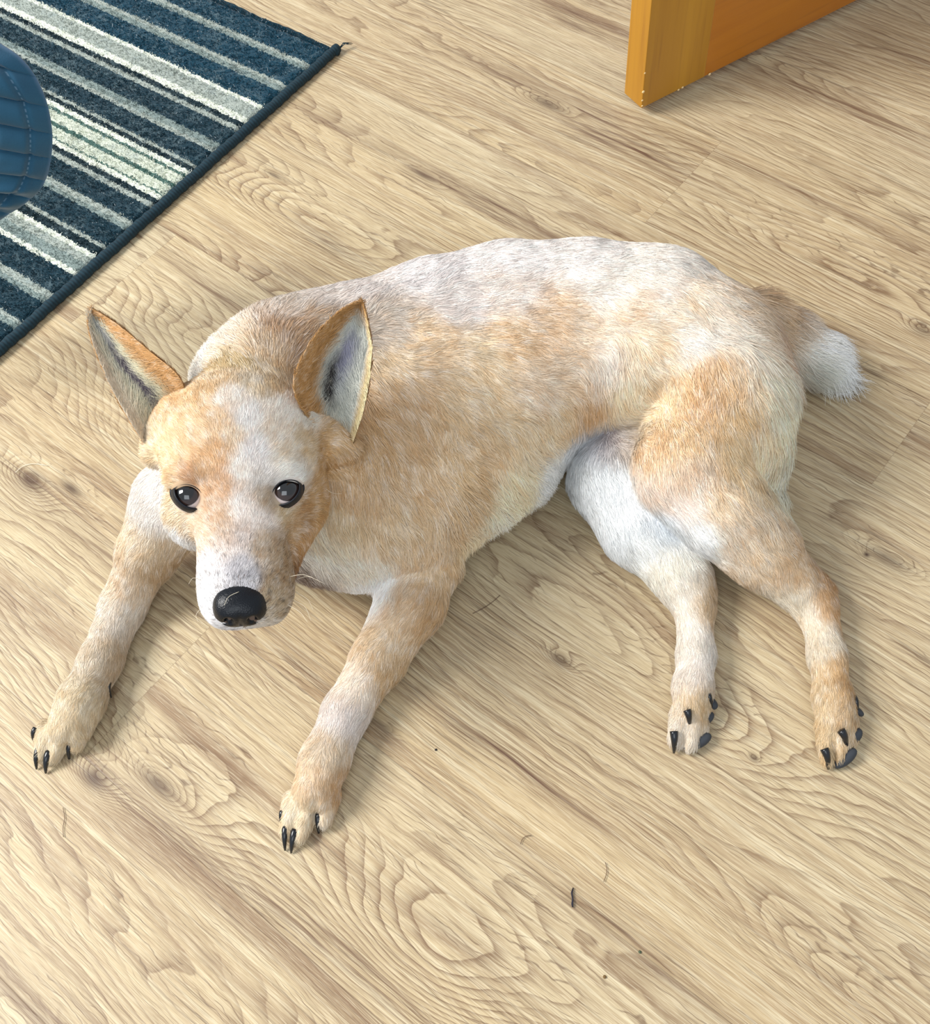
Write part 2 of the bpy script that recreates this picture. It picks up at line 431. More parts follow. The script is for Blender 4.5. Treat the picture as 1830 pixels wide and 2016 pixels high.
        du = N.m('DIVIDE', N.m('SUBTRACT', u, pu), hu); dw = N.m('DIVIDE', N.m('SUBTRACT', N.m('ADD', w, N.m('MULTIPLY', N.m('SUBTRACT', a2, .5), .02)), pw), hw)
        q = N.m('MULTIPLY', N.m('EXPONENT', N.m('MULTIPLY', N.m('ADD', N.m('MULTIPLY', du, du), N.m('MULTIPLY', dw, dw)), -1.)), st)
        streak = q if streak is None else N.m('ADD', streak, q)
    streak = N.m('MULTIPLY', streak, N.m('ADD', .35, N.m('MULTIPLY', pore2, .9)), clamp=True)
    c = N.mix(streak, c, srgb(98, 72, 56))
    # board edges
    e = N.m('MULTIPLY', N.m('MINIMUM', fw, N.m('SUBTRACT', 1., fw)), PW)
    e2 = N.m('MULTIPLY', N.m('MINIMUM', fu, N.m('SUBTRACT', 1., fu)), PL)
    seam = N.m('MAXIMUM', smooth_step(N, e, .0009, .0002), N.m('MULTIPLY', smooth_step(N, e2, .0008, .0002), .4))
    c = N.mix(N.m('MULTIPLY', seam, .5), c, srgb(96, 74, 52))
    N.put(bs.inputs['Base Color'], c)
    h = N.m('SUBTRACT', 1., N.m('ADD', N.m('MULTIPLY', pore, .6), N.m('ADD', N.m('MULTIPLY', line, .3), seam)))
    N.put(bs.inputs['Normal'], N.bump(h, .25, .0006))
    bs.inputs['Specular IOR Level'].default_value = .35
    return mt
fl = mesh_obj('floor', [(-2.4, -1.2, 0), (2.6, -1.2, 0), (2.6, 3.6, 0), (-2.4, 3.6, 0), (-2.4, -1.2, -.03), (2.6, -1.2, -.03), (2.6, 3.6, -.03), (-2.4, 3.6, -.03)],
              [(0, 1, 2, 3), (7, 6, 5, 4), (0, 4, 5, 1), (1, 5, 6, 2), (2, 6, 7, 3), (3, 7, 4, 0)], floor_material(), smooth=False)
fl['kind'] = 'structure'
# ================================================================ the open panelled door
def door():
    def wood(name, ax, c1, c2):
        mt, nt, bs = new_mat(name, .33); N = NT(nt); P = N.node('ShaderNodeTexCoord').outputs['Object']
        sc = [28., 28., 28.]; sc[ax] = 1.6
        mp = N.node('ShaderNodeMapping'); N.put(mp.inputs[0], P); mp.inputs['Scale'].default_value = sc
        g = N.noise(mp.outputs[0], 1., 4., .6, .5)
        sc2 = [160., 160., 160.]; sc2[ax] = 8.
        mp2 = N.node('ShaderNodeMapping'); N.put(mp2.inputs[0], P); mp2.inputs['Scale'].default_value = sc2
        f = N.noise(mp2.outputs[0], 1., 2., .5)
        c = N.ramp(g, [(.3, c1), (.7, c2)])
        c = N.mix(N.m('MULTIPLY', smooth_step(N, f, .5, .8), .25), c, srgb(120, 66, 16))
        N.put(bs.inputs['Base Color'], c); bs.inputs['Coat Weight'].default_value = .35; bs.inputs['Coat Roughness'].default_value = .25
        # pale chips where the varnish is knocked off along the bottom corner
        return mt
    ms = wood('door_stile_wood', 2, srgb(166, 112, 14), srgb(184, 130, 24))
    mr = wood('door_rail_wood', 0, srgb(170, 98, 8), srgb(188, 116, 16))
    mp_ = wood('door_panel_wood', 2, srgb(200, 126, 28), srgb(212, 142, 44))
    chip, _, cb = new_mat('bare_wood'); cb.inputs['Base Color'].default_value = srgb(236, 205, 150)
    zb = .012
    c0 = W(1262, 214, zb); ang = math.radians(27.0)
    root = bpy.data.objects.new('door_1', None); COL.objects.link(root); root.location = (c0[0], c0[1], zb); root.rotation_euler = (0, 0, ang)
    root['kind'] = 'structure'; root['label'] = 'open orange varnished wooden panel door, its bottom corner above the plank floor'
    T = .034; WD = .76; HT = 2.0; SW = .095; RW_ = .20
    def box(name, x0, x1, y0, y1, z0, z1, mat, bev=.0015, par=root):
        import bmesh
        bm = bmesh.new(); bmesh.ops.create_cube(bm, size=1)
        for v in bm.verts: v.co = ((x0+x1)/2+v.co.x*(x1-x0), (y0+y1)/2+v.co.y*(y1-y0), (z0+z1)/2+v.co.z*(z1-z0))
        if bev: bmesh.ops.bevel(bm, geom=bm.edges[:], offset=bev, segments=2, affect='EDGES', profile=.6)
        me = bpy.data.meshes.new(name); bm.to_mesh(me); bm.free(); me.materials.append(mat)
        o = bpy.data.objects.new(name, me); COL.objects.link(o); o.parent = par; return o
    st = box('stile', 0, SW, 0, T, 0, HT, ms); box('stile', WD-SW, WD, 0, T, 0, HT, ms)
    box('rail', SW, WD-SW, .0007, T-.0007, 0, RW_, mr, .0008); box('rail', SW, WD-SW, .0007, T-.0007, .92, 1.06, mr, .0008); box('rail', SW, WD-SW, .0007, T-.0007, HT-.12, HT, mr, .0008)
    for z0, z1 in ((RW_, .92), (1.06, HT-.12)):
        box('panel', SW-.005, WD-SW+.005, .012, T-.012, z0-.005, z1+.005, mp_, .002)
    rnd = random.Random(4)
    k = 0
    for (x, z) in ((.0005, .004), (.0, .012), (.0005, .024), (.055, .0008), (.061, .0012), (.102, .0008), (.0, .05)):
        n = 7; pts = []
        o = bpy.data.objects
        # little blobs of bare wood on the worn arris
        V = []; F = []
        r = rnd.uniform(.0007, .0014)
        for i in range(5):
            for j in range(8):
                th = math.pi*i/4; ph = 2*math.pi*j/8; rr = r*rnd.uniform(.75, 1.2)
                V.append((x+rr*1.6*math.sin(th)*math.cos(ph), -.0004+rr*.7*math.sin(th)*math.sin(ph), z+rr*1.3*math.cos(th)))
        for i in range(4):
            for j in range(8): F.append((i*8+j, i*8+(j+1) % 8, (i+1)*8+(j+1) % 8, (i+1)*8+j))
        mesh_obj('paint_chip', V, F, chip, root)
    V = []; F = []
door()
# ================================================================ the striped rug
RUG_Z = .009
def rug():
    c = W(668, 96, RUG_Z)                       # the far right corner
    d = W(10, 686, RUG_Z)-c; d /= np.linalg.norm(d)      # along the bound edge towards the viewer
    e = np.array([d[1], -d[0], 0.0])
    if e[0] > 0: e = -e                          # away from the edge, along the stripes
    root = bpy.data.objects.new('striped_rug', None); COL.objects.link(root)
    R3 = Matrix(((e[0], d[0], 0, c[0]), (e[1], d[1], 0, c[1]), (0, 0, 1, 0), (0, 0, 0, 1)))
    root.matrix_world = R3                       # local x: along the stripes, local y: along the bound edge
    root['label'] = 'teal rug with grey and cream stripes and a dark bound edge on the wooden floor'; root['category'] = 'rug'
    # stripe table from the photograph: distance of each boundary along the edge (metres), colour
    def along(x, y):
        p = W(x, y, RUG_Z)-c; return float(p @ d)
    T1 = srgb(10, 56, 74); T2 = srgb(18, 48, 60); G = srgb(128, 142, 138); G2 = srgb(160, 168, 160); Wt = srgb(222, 226, 212); C = srgb(200, 206, 190); DK = srgb(14, 38, 46); GR = srgb(70, 100, 92)
    bz = 2.614
    marks = [(0, T1), ((1598, 330), G2), ((1585, 345), G), ((1570, 358), T1), ((1475, 433), G2), ((1455, 448), G), ((1440, 470), T1),
             ((1360, 545), Wt), ((1345, 560), G2), ((1290, 615), Wt), ((1262, 635), DK), ((1240, 655), G2), ((1215, 672), T2),
             ((1135, 740), G), ((1110, 765), G2), ((1095, 780), T2), ((1020, 848), G2), ((1002, 862), DK), ((985, 880), Wt), ((960, 898), GR), ((950, 908), C), ((905, 945), GR),
             ((885, 962), C), ((850, 1000), GR), ((842, 1005), Wt), ((815, 1025), DK), ((790, 1045), G2), ((770, 1062), T2),
             ((680, 1135), G2), ((660, 1160), G), ((640, 1178), T2), ((543, 1258), G2), ((525, 1275), DK), ((490, 1305), Wt), ((468, 1325), G2), ((440, 1355), G), ((395, 1395), Wt), ((372, 1412), T2),
             ((262, 1500), G2), ((235, 1525), G), ((212, 1545), T2), ((98, 1640), G2), ((80, 1655), G), ((60, 1680), T2)]
    tab = [(0.0, T1)]
    for q, col in marks[1:]:
        s = along(q[0]/bz, q[1]/bz)
        tab.append((max(s, tab[-1][0]+.0008), col))
    L = .62; WX = 1.15
    mt, nt, bs = new_mat('rug_pile', .95); N = NT(nt)
    P = N.node('ShaderNodeTexCoord').outputs['Object']; sp = N.node('ShaderNodeSeparateXYZ'); N.put(sp.inputs[0], P)
    wob = N.noise(N.vec(N.m('MULTIPLY', sp.outputs[0], 190.), N.m('MULTIPLY', sp.outputs[1], 60.), 0.), 1., 2., .7)
    yy = N.m('ADD', sp.outputs[1], N.m('MULTIPLY', N.m('SUBTRACT', wob, .5), .0085))
    # two ramps hold the stripe table (a ramp takes 32 stops)
    half = 22
    def rp(part, y0, y1):
        return N.ramp(N.m('DIVIDE', N.m('SUBTRACT', yy, y0), y1-y0), [(max(0., (a-y0)/(y1-y0)), b) for a, b in part], 'CONSTANT')
    ysp = tab[half][0]
    ra = rp(tab[:half], 0., ysp); rb = rp(tab[half:], ysp, L)
    col = N.mix(N.m('GREATER_THAN', yy, ysp), ra, rb)
    tuft = N.noise(P, 420., 2., .7); mott = N.noise(P, 55., 4., .7)
    col = N.mix(smooth_step(N, mott, .45, .75), col, N.mix(.5, col, srgb(110, 130, 135)))
    col = N.mix(N.m('MULTIPLY', smooth_step(N, tuft, .5, .3), .35), col, srgb(6, 22, 30))
    N.put(bs.inputs['Base Color'], col); N.put(bs.inputs['Normal'], N.bump(tuft, .9, .002))
    bs.inputs['Specular IOR Level'].default_value = .1; bs.inputs['Sheen Weight'].default_value = .15
    # pile: a slab with a tufted top
    rng = np.random.default_rng(3)
    nx, ny = 230, 130
    V = []; F = []
    xs = np.linspace(.012, WX, nx); ys = np.linspace(.006, L, ny)
    Z = RUG_Z-.0005+rng.normal(0, .0006, (nx, ny))
    Z[0] = Z[:, 0] = .004
    for i in range(nx):
        for j in range(ny):
            V.append((xs[i], ys[j], Z[i, j]))
    b0 = len(V)
    F = [(i*ny+j, i*ny+j+1, (i+1)*ny+j+1, (i+1)*ny+j) for i in range(nx-1) for j in range(ny-1)]
    for (x, y) in ((.012, .006), (WX, .006), (WX, L), (.012, L)): V.append((x, y, .0008))
    k = b0
    F += [(k, k+1, k+2, k+3)]
    F.append(tuple(i*ny for i in range(nx))+(k+1, k)); F.append(tuple(j for j in range(ny))[::-1]+(k, k+3))
    F.append(tuple(i*ny+ny-1 for i in range(nx))[::-1]+(k+3, k+2)); F.append(tuple((nx-1)*ny+j for j in range(ny))+(k+2, k+1))
    pile = mesh_obj('pile', V, F, mt, root)
    pile['label'] = 'teal pile with grey and cream stripes'
    # short yarn ends standing out of the pile
    n = 210000
    px = rng.uniform(.012, WX, n); py = rng.uniform(.004, L-.004, n)
    r0 = np.stack([px, py, np.full(n, RUG_Z-.001)], 1)
    dirn = rng.normal(0, .5, (n, 3)); dirn[:, 2] = np.abs(dirn[:, 2])*.5+.7; dirn /= np.linalg.norm(dirn, axis=1)[:, None]
    ln = rng.uniform(.0015, .0036, n)
    pts = np.stack([r0, r0+dirn*ln[:, None]*.5, r0+dirn*ln[:, None]+np.array([0, 0, -.0004])], 1)
    ty = np.array([t[0] for t in tab]); tc = np.array([t[1] for t in tab])
    # the same ragged stripe edges for the yarn
    ii = np.searchsorted(ty, py+rng.normal(0, .0011, n), side='right')-1
    colr = tc[np.clip(ii, 0, len(tab)-1)][:, :3]*rng.uniform(.7, 1.25, n)[:, None]
    lint = rng.random(n) < .03
    colr[lint] = np.array(srgb(150, 160, 165)[:3])
    strands('yarn_tufts', pts, .00034, .00028, colr, None, root, 'yarn', .95)
    # bound edge: a fat rolled binding with overlock stitches along the right edge and a thin one along the far edge
    mb, nt, bs = new_mat('rug_binding', .9); N = NT(nt); P = N.node('ShaderNodeTexCoord').outputs['Object']
    st = N.node('ShaderNodeTexWave', wave_type='BANDS', bands_direction='Y'); N.put(st.inputs['Vector'], P); st.inputs['Scale'].default_value = 75.; st.inputs['Distortion'].default_value = 2.
    N.put(bs.inputs['Base Color'], N.mix(st.outputs['Fac'], srgb(8, 34, 44), srgb(12, 46, 58))); N.put(bs.inputs['Normal'], N.bump(st.outputs['Fac'], .4, .0012))
    pts = [(.006, y, .0062+.0004*math.sin(y*90)) for y in np.linspace(-.003, L, 160)]
    o = tube('edge_binding', pts, [.0060+.0005*math.sin(i*1.7) for i in range(160)], mb, root, 12); o['label'] = 'dark teal rolled binding on the long edge'
    pts = [(x, .003+.0012*math.sin(x*60), .0045) for x in np.linspace(0, WX, 160)]
    tube('edge_binding', pts, [.0036+.0005*math.sin(i*2.3) for i in range(160)], mb, root, 10)
    fr = []
    for k in range(14):
        q = rng.normal(0, 1, 3)
        tube('loose_thread', [(.004-.001*k*.3, -.004+.002*q[0]*.3, .006), (.0+.004*q[1]*.4, -.010+.001*q[2], .010), (-.003+.006*q[0]*.4, -.016-.003*abs(q[1]), .006)], [.0005, .0004, .0003], mb, root, 5) if k < 6 else None
def strands(name, pts, r0, r1, colr, nrm, parent, matname, rough=.6, kind='stuff'):
    """hair curves from an array (n, k, 3)"""
    n, k, _ = pts.shape
    cu = bpy.data.hair_curves.new(name); cu.add_curves([k]*n)
    cu.attributes['position'].data.foreach_set('vector', pts.reshape(-1).astype(np.float32))
    ra = cu.attributes.get('radius') or cu.attributes.new('radius', 'FLOAT', 'POINT')
    t = np.linspace(0, 1, k)
    rr = np.asarray(r0)*np.ones(n); r1_ = np.asarray(r1)*np.ones(n)
    ra.data.foreach_set('value', (rr[:, None]*(1-t**1.5)+r1_[:, None]*t**1.5).reshape(-1).astype(np.float32))
    ca = cu.attributes.new('strand_color', 'FLOAT_COLOR', 'CURVE')
    ca.data.foreach_set('color', np.concatenate([np.clip(colr, 0, 1), np.ones((n, 1))], 1).reshape(-1).astype(np.float32))
    if nrm is not None:
        na = cu.attributes.new('skin_normal', 'FLOAT_VECTOR', 'CURVE'); na.data.foreach_set('vector', nrm.reshape(-1).astype(np.float32))
    mt, nt, bs = new_mat(matname, rough); N = NT(nt)
    at = N.node('ShaderNodeAttribute', attribute_name='strand_color'); N.put(bs.inputs['Base Color'], at.outputs['Color'])
    bs.inputs['Specular IOR Level'].default_value = .25
    if nrm is not None:
        an = N.node('ShaderNodeAttribute', attribute_name='skin_normal'); ge = N.node('ShaderNodeNewGeometry')
        mv = N.node('ShaderNodeVectorMath', operation='MULTIPLY_ADD'); N.put(mv.inputs[0], ge.outputs['Normal']); mv.inputs[1].default_value = (.55, .55, .55); N.put(mv.inputs[2], an.outputs['Vector'])
        nn = N.node('ShaderNodeVectorMath', operation='NORMALIZE'); N.put(nn.inputs[0], mv.outputs[0]); N.put(bs.inputs['Normal'], nn.outputs[0])
    cu.materials.append(mt)
    o = bpy.data.objects.new(name, cu); COL.objects.link(o); o.parent = parent
    if kind: o['kind'] = kind
    return o
rug()
# ================================================================ the dog
VOX = .0021
rng = np.random.default_rng(11)
Fd, lo_ = field(VOX)
DV, DQ = surface_nets(Fd, lo_, VOX)
def laplace(V, Q, it, lam=.5):
    n = len(V)
    a = np.concatenate([Q[:, 0], Q[:, 1], Q[:, 2], Q[:, 3]]); b = np.concatenate([Q[:, 1], Q[:, 2], Q[:, 3], Q[:, 0]])
    I = np.concatenate([a, b]); J = np.concatenate([b, a]); cnt = np.bincount(I, minlength=n)[:, None]
    for _ in range(it):
        S = np.stack([np.bincount(I, weights=V[J, k], minlength=n) for k in range(3)], 1)/cnt
        V = V+lam*(S-V)
    return V
DV = laplace(DV, DQ, 4)
def normals(V, Q):
    n = np.cross(V[Q[:, 2]]-V[Q[:, 0]], V[Q[:, 3]]-V[Q[:, 1]])
    N_ = np.zeros_like(V)
    for k in range(4): 
        for c in range(3): N_[:, c] += np.bincount(Q[:, k], weights=n[:, c], minlength=len(V))
    return N_/(np.linalg.norm(N_, axis=1)[:, None]+1e-12)
DN = normals(DV, DQ)
# surface points seen at a pixel (used to pin markings, hair direction, eyes and claws onto the body)
_p = prj(DV); _front = ((CAM-DV)*DN).sum(1) > 0
_fi = np.where(_front)[0]; _pf = _p[_fi]
def surf(x, y):
    d2 = (_pf[:, 0]-x)**2+(_pf[:, 1]-y)**2
    near = d2 < 9**2
    if near.any():
        c = np.where(near)[0]; dm = _pf[c, 2].min(); c = c[_pf[c, 2] < dm+.012]
        return _fi[c[np.argmin(d2[c])]]
    return _fi[np.argmin(d2)]
# ---- markings: pixel, colour
MARK = [
# head
(380,850,216,184,142),(340,800,210,174,128),(400,770,210,178,134),(360,790,214,182,138),(420,830,214,182,142),(330,860,222,196,156),(345,900,216,188,146),(440,745,214,188,150),(455,790,226,214,204),(500,760,212,196,170),(540,770,206,182,145),
(480,830,232,224,222),(500,890,230,222,222),(475,930,232,222,215),(490,1000,226,214,208),(455,860,222,198,168),(560,800,232,222,214),(600,830,232,224,214),(600,870,214,190,152),(540,850,228,212,196),(560,900,222,206,184),(640,880,200,160,104),
(640,930,204,164,106),(650,970,204,164,106),(625,1010,202,162,104),(600,1060,196,152,94),(400,925,216,176,130),(432,890,212,170,122),(432,950,210,170,132),(425,1020,200,168,138),(400,1060,208,184,160),(440,1050,200,174,150),(380,1030,208,188,162),(345,1010,222,200,166),
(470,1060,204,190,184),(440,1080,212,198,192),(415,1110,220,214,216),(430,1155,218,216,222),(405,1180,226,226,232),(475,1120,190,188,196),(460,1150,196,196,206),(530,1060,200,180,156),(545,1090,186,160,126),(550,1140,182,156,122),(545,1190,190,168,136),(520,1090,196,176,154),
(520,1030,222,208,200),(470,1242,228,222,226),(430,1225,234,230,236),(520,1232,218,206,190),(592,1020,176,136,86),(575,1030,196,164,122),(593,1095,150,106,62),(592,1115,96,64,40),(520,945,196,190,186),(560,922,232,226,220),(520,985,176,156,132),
(345,940,216,186,142),(370,938,190,146,110),(560,1010,206,186,152),
# neck and throat
(312,885,216,192,152),(660,860,206,172,126),
(500,690,204,178,146),(560,640,182,146,112),(600,660,192,160,124),(400,700,236,228,220),(380,725,238,230,222),(450,660,222,208,192),(470,715,188,166,122),(640,640,200,176,150),(560,612,214,200,188),(640,590,216,204,198),
(740,640,222,206,190),(700,570,224,214,212),(760,720,220,196,160),(740,850,204,168,120),(700,900,206,172,126),(690,960,204,172,130),(640,1050,228,214,188),(610,1100,238,232,222),(700,1110,232,222,208),(735,1155,238,234,234),(660,1010,212,190,152),
(310,960,222,220,222),(300,1000,220,214,210),(345,1045,226,226,230),
# trunk
(850,530,228,220,222),(1000,505,230,222,222),(1150,500,230,222,220),(1300,510,230,222,216),(900,600,226,214,210),(860,680,222,194,158),(930,700,220,196,160),(1000,660,216,186,148),(1080,640,214,184,150),(1130,680,224,200,172),(1000,580,228,214,206),
(950,770,222,196,158),(1050,770,224,202,176),(1200,560,230,220,212),(1250,610,226,206,184),(1300,570,230,216,206),(1350,600,226,206,180),(1280,680,230,210,182),(1180,720,232,218,206),(1400,600,228,212,194),(1440,660,230,218,204),(1370,660,232,222,214),
(780,760,214,182,142),(800,850,212,180,138),(850,950,216,186,146),(760,950,210,180,140),(760,1040,216,190,152),(840,1050,218,190,150),(850,1090,220,192,154),(880,1130,214,184,142),(900,850,216,188,148),(900,950,214,184,140),(960,880,218,190,150),
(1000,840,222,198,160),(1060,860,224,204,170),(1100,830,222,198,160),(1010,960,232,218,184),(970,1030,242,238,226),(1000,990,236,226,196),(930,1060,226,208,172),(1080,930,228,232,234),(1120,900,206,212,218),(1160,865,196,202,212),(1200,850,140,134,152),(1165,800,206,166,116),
(1150,760,222,196,164),
# haunch and tail
(1230,780,234,218,186),(1220,830,232,214,180),(1300,790,222,194,154),(1380,790,206,166,118),(1410,735,210,172,124),(1350,850,216,184,140),(1440,740,220,188,146),(1450,820,222,190,142),(1460,900,226,198,154),(1510,880,238,218,182),(1545,830,242,230,200),(1535,950,242,234,208),
(1480,710,232,216,196),(1520,750,240,228,204),(1300,890,222,188,146),(1350,940,226,200,174),(1290,970,228,208,194),(1350,990,232,216,210),(1410,990,226,200,166),(1380,1055,238,242,246),(1440,1060,224,202,176),(1500,1080,220,196,164),(1560,1110,218,186,146),
(1640,1185,208,166,116),(1560,1190,220,208,186),(1600,1260,214,202,180),(1620,1350,206,184,146),(1662,1340,204,164,110),(1620,1430,206,182,140),(1665,1420,212,184,144),(1480,625,218,196,168),(1525,650,206,172,142),(1560,665,216,206,190),(1600,670,238,242,246),(1635,710,232,236,236),(1580,715,206,212,202),
# far hind leg; its bluish whites are partly skylight put into the colour
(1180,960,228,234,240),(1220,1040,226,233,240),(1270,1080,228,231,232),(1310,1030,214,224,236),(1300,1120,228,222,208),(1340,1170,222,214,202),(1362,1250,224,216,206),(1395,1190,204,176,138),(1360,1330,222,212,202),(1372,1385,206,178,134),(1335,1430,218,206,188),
# fore legs; the darker sides hold some painted shade
(800,1190,220,190,152),(750,1270,216,190,154),(850,1200,200,164,116),(700,1350,224,208,190),(670,1400,218,208,204),(640,1480,216,196,168),(620,1545,218,188,150),(664,1560,200,156,102),(590,1600,224,204,168),(630,1600,222,202,172),(770,1330,204,172,126),
(280,1080,216,196,166),(250,1150,212,192,166),(230,1220,214,202,186),(300,1120,190,162,124),(200,1300,206,194,174),(160,1370,216,199,166),(120,1430,219,201,166),(150,1450,216,196,160),(222,1300,196,172,138),
]
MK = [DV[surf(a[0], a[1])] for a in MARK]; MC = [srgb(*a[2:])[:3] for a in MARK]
for x, y, z, r, g, b in ((1500,625,.10,214,186,150),(1530,640,.085,208,176,140),(1560,655,.07,222,206,186),(1540,690,.05,206,184,156),(1590,672,.06,242,242,242),(1640,715,.03,240,240,240),(1600,720,.02,226,228,222)):
    MK.append(unp(x, y, z)); MC.append(srgb(r, g, b)[:3])
MK = np.array(MK); MC = np.array(MC)
# hair direction: (x0, y0 -> x1, y1), length mm, lift
FLOW = [
(470,1120,478,1060,4,.25),(430,1150,420,1090,4,.3),(540,1140,560,1080,4,.3),(480,1060,486,1000,4,.2),(490,960,494,900,5,.25),(490,860,494,800,6,.3),(420,900,395,850,5,.3),(380,840,350,790,6,.3),(560,900,590,850,5,.3),(600,880,640,850,6,.3),
(500,780,504,735,7,.3),(400,1030,360,1000,4,.25),(345,1000,318,960,5,.3),(590,1030,635,990,5,.3),(640,960,662,920,7,.35),(620,1060,600,1090,5,.3),(560,1010,600,980,4,.25),(330,880,312,850,6,.3),
(430,1200,405,1170,4,.4),(540,1200,570,1160,4,.4),(470,1242,470,1250,3,.5),
(500,720,480,660,13,.35),(560,660,590,615,14,.35),(400,720,375,700,14,.5),(450,670,420,660,13,.4),(620,650,690,600,13,.3),(700,620,790,570,12,.3),
(850,560,950,530,12,.25),(1000,530,1100,515,12,.25),(1150,520,1250,520,12,.25),(1300,540,1380,580,13,.3),(1400,600,1450,650,15,.4),
(850,650,950,640,12,.25),(1000,630,1100,640,12,.25),(1150,630,1250,650,12,.25),(1300,650,1390,680,12,.28),
(760,720,820,760,13,.3),(740,820,780,900,14,.35),(800,820,850,900,13,.3),(720,900,750,980,15,.4),(690,980,710,1060,17,.45),(640,1060,680,1110,17,.45),(600,1080,640,1120,16,.45),(740,1080,780,1130,13,.35),(800,980,840,1060,12,.3),
(900,760,990,820,12,.25),(900,880,950,960,12,.28),(1000,760,1090,800,12,.25),(1000,880,1050,930,14,.35),(1100,740,1180,760,12,.28),(1080,840,1110,880,14,.35),(960,980,990,1030,22,.5),(920,1040,950,1080,22,.5),(1050,940,1080,960,18,.5),
(1180,780,1190,830,13,.35),(1150,850,1110,920,14,.4),(860,1100,870,1150,10,.3),
(1230,740,1220,820,13,.35),(1250,830,1270,920,12,.3),(1300,700,1370,730,12,.3),(1330,800,1360,880,12,.3),(1420,740,1440,820,13,.35),(1400,860,1420,940,12,.3),(1480,780,1510,880,16,.4),(1530,820,1540,900,22,.5),(1530,920,1525,990,26,.55),(1460,920,1490,1000,16,.4),
(1300,930,1350,1010,11,.25),(1350,1020,1420,1080,10,.25),(1440,1040,1520,1110,9,.25),(1510,1020,1550,1090,18,.45),(1540,1120,1590,1200,8,.25),(1620,1130,1645,1190,8,.25),(1600,1230,1625,1320,7,.22),(1630,1340,1640,1420,7,.25),(1640,1420,1645,1490,7,.3),
(1460,630,1500,650,22,.5),(1500,650,1550,670,26,.5),(1560,680,1610,700,36,.45),(1600,705,1640,730,42,.4),(1540,690,1590,730,34,.45),
(1170,920,1200,1000,11,.25),(1220,1010,1260,1080,10,.25),(1290,1060,1330,1130,9,.25),(1330,1150,1360,1220,8,.25),(1365,1230,1368,1310,7,.22),(1362,1330,1360,1400,7,.25),(1355,1420,1350,1470,6,.3),
(830,1150,790,1220,9,.25),(780,1240,730,1310,8,.25),(800,1260,770,1320,10,.35),(710,1350,670,1420,8,.25),(660,1430,635,1500,8,.25),(630,1520,610,1590,7,.25),(600,1600,585,1650,6,.3),(650,1550,640,1610,6,.3),
(330,980,300,1030,13,.35),(290,1060,260,1130,9,.25),(250,1160,225,1230,8,.25),(220,1250,195,1320,8,.25),(180,1340,150,1410,7,.25),(135,1430,105,1480,6,.3),(160,1430,150,1470,6,.3),(340,1040,330,1070,14,.4),
]
FK = []; FD = []; FL = []
for a in FLOW:
    i0 = surf(a[0], a[1]); p0 = DV[i0]; p1 = DV[surf(a[2], a[3])]; d = p1-p0
    dz = und(a[2], a[3], prj(p0)[2])-p0                      # fallback when the second point lies on another part
    if np.linalg.norm(d) > 2.2*np.linalg.norm(dz)+.02: d = dz
    nn = DN[i0]; d = d-(d@nn)*nn; FK.append(p0); FD.append(d/(np.linalg.norm(d)+1e-9)); FL.append((a[4], a[5]))
FK = np.array(FK); FD = np.array(FD); FL = np.array(FL)
def blend(P, K, vals, sig, chunk=20000):
    out = np.zeros((len(P), vals.shape[1]))
    K2 = (K*K).sum(1)
    for i in range(0, len(P), chunk):
        Q = P[i:i+chunk]; d2 = np.maximum((Q*Q).sum(1)[:, None]+K2-2*Q@K.T, 0)
        m0 = d2.min(1)[:, None]
        w = np.exp(-(d2-m0)/(2*sig*sig+.25*m0))+1e-9
        out[i:i+chunk] = (w@vals)/w.sum(1)[:, None]
    return out
_h = rng.random((32, 32, 32))
def vnoise(P):
    q = np.floor(P).astype(int); f = P-q; f = f*f*(3-2*f); r = 0
    for i in (0, 1):
        for j in (0, 1):
            for k in (0, 1):
                w = (f[:, 0] if i else 1-f[:, 0])*(f[:, 1] if j else 1-f[:, 1])*(f[:, 2] if k else 1-f[:, 2])
                r = r+w*_h[(q[:, 0]+i) % 32, (q[:, 1]+j) % 32, (q[:, 2]+k) % 32]
    return r
# ---- eyes: ball centres sunk into the head
EYE = []
for (ex, ey, gx, gy) in ((373, 977, 368, 972), (562, 969, 564, 963)):
    h = DV[surf(ex, ey)]; D = prj(h)[2]; R = .0158
    c = und(ex, ey, D+.0080); EYE.append((c, R, und(gx, gy, D)))
NOSE_C = hd(.000, .105, -.030)
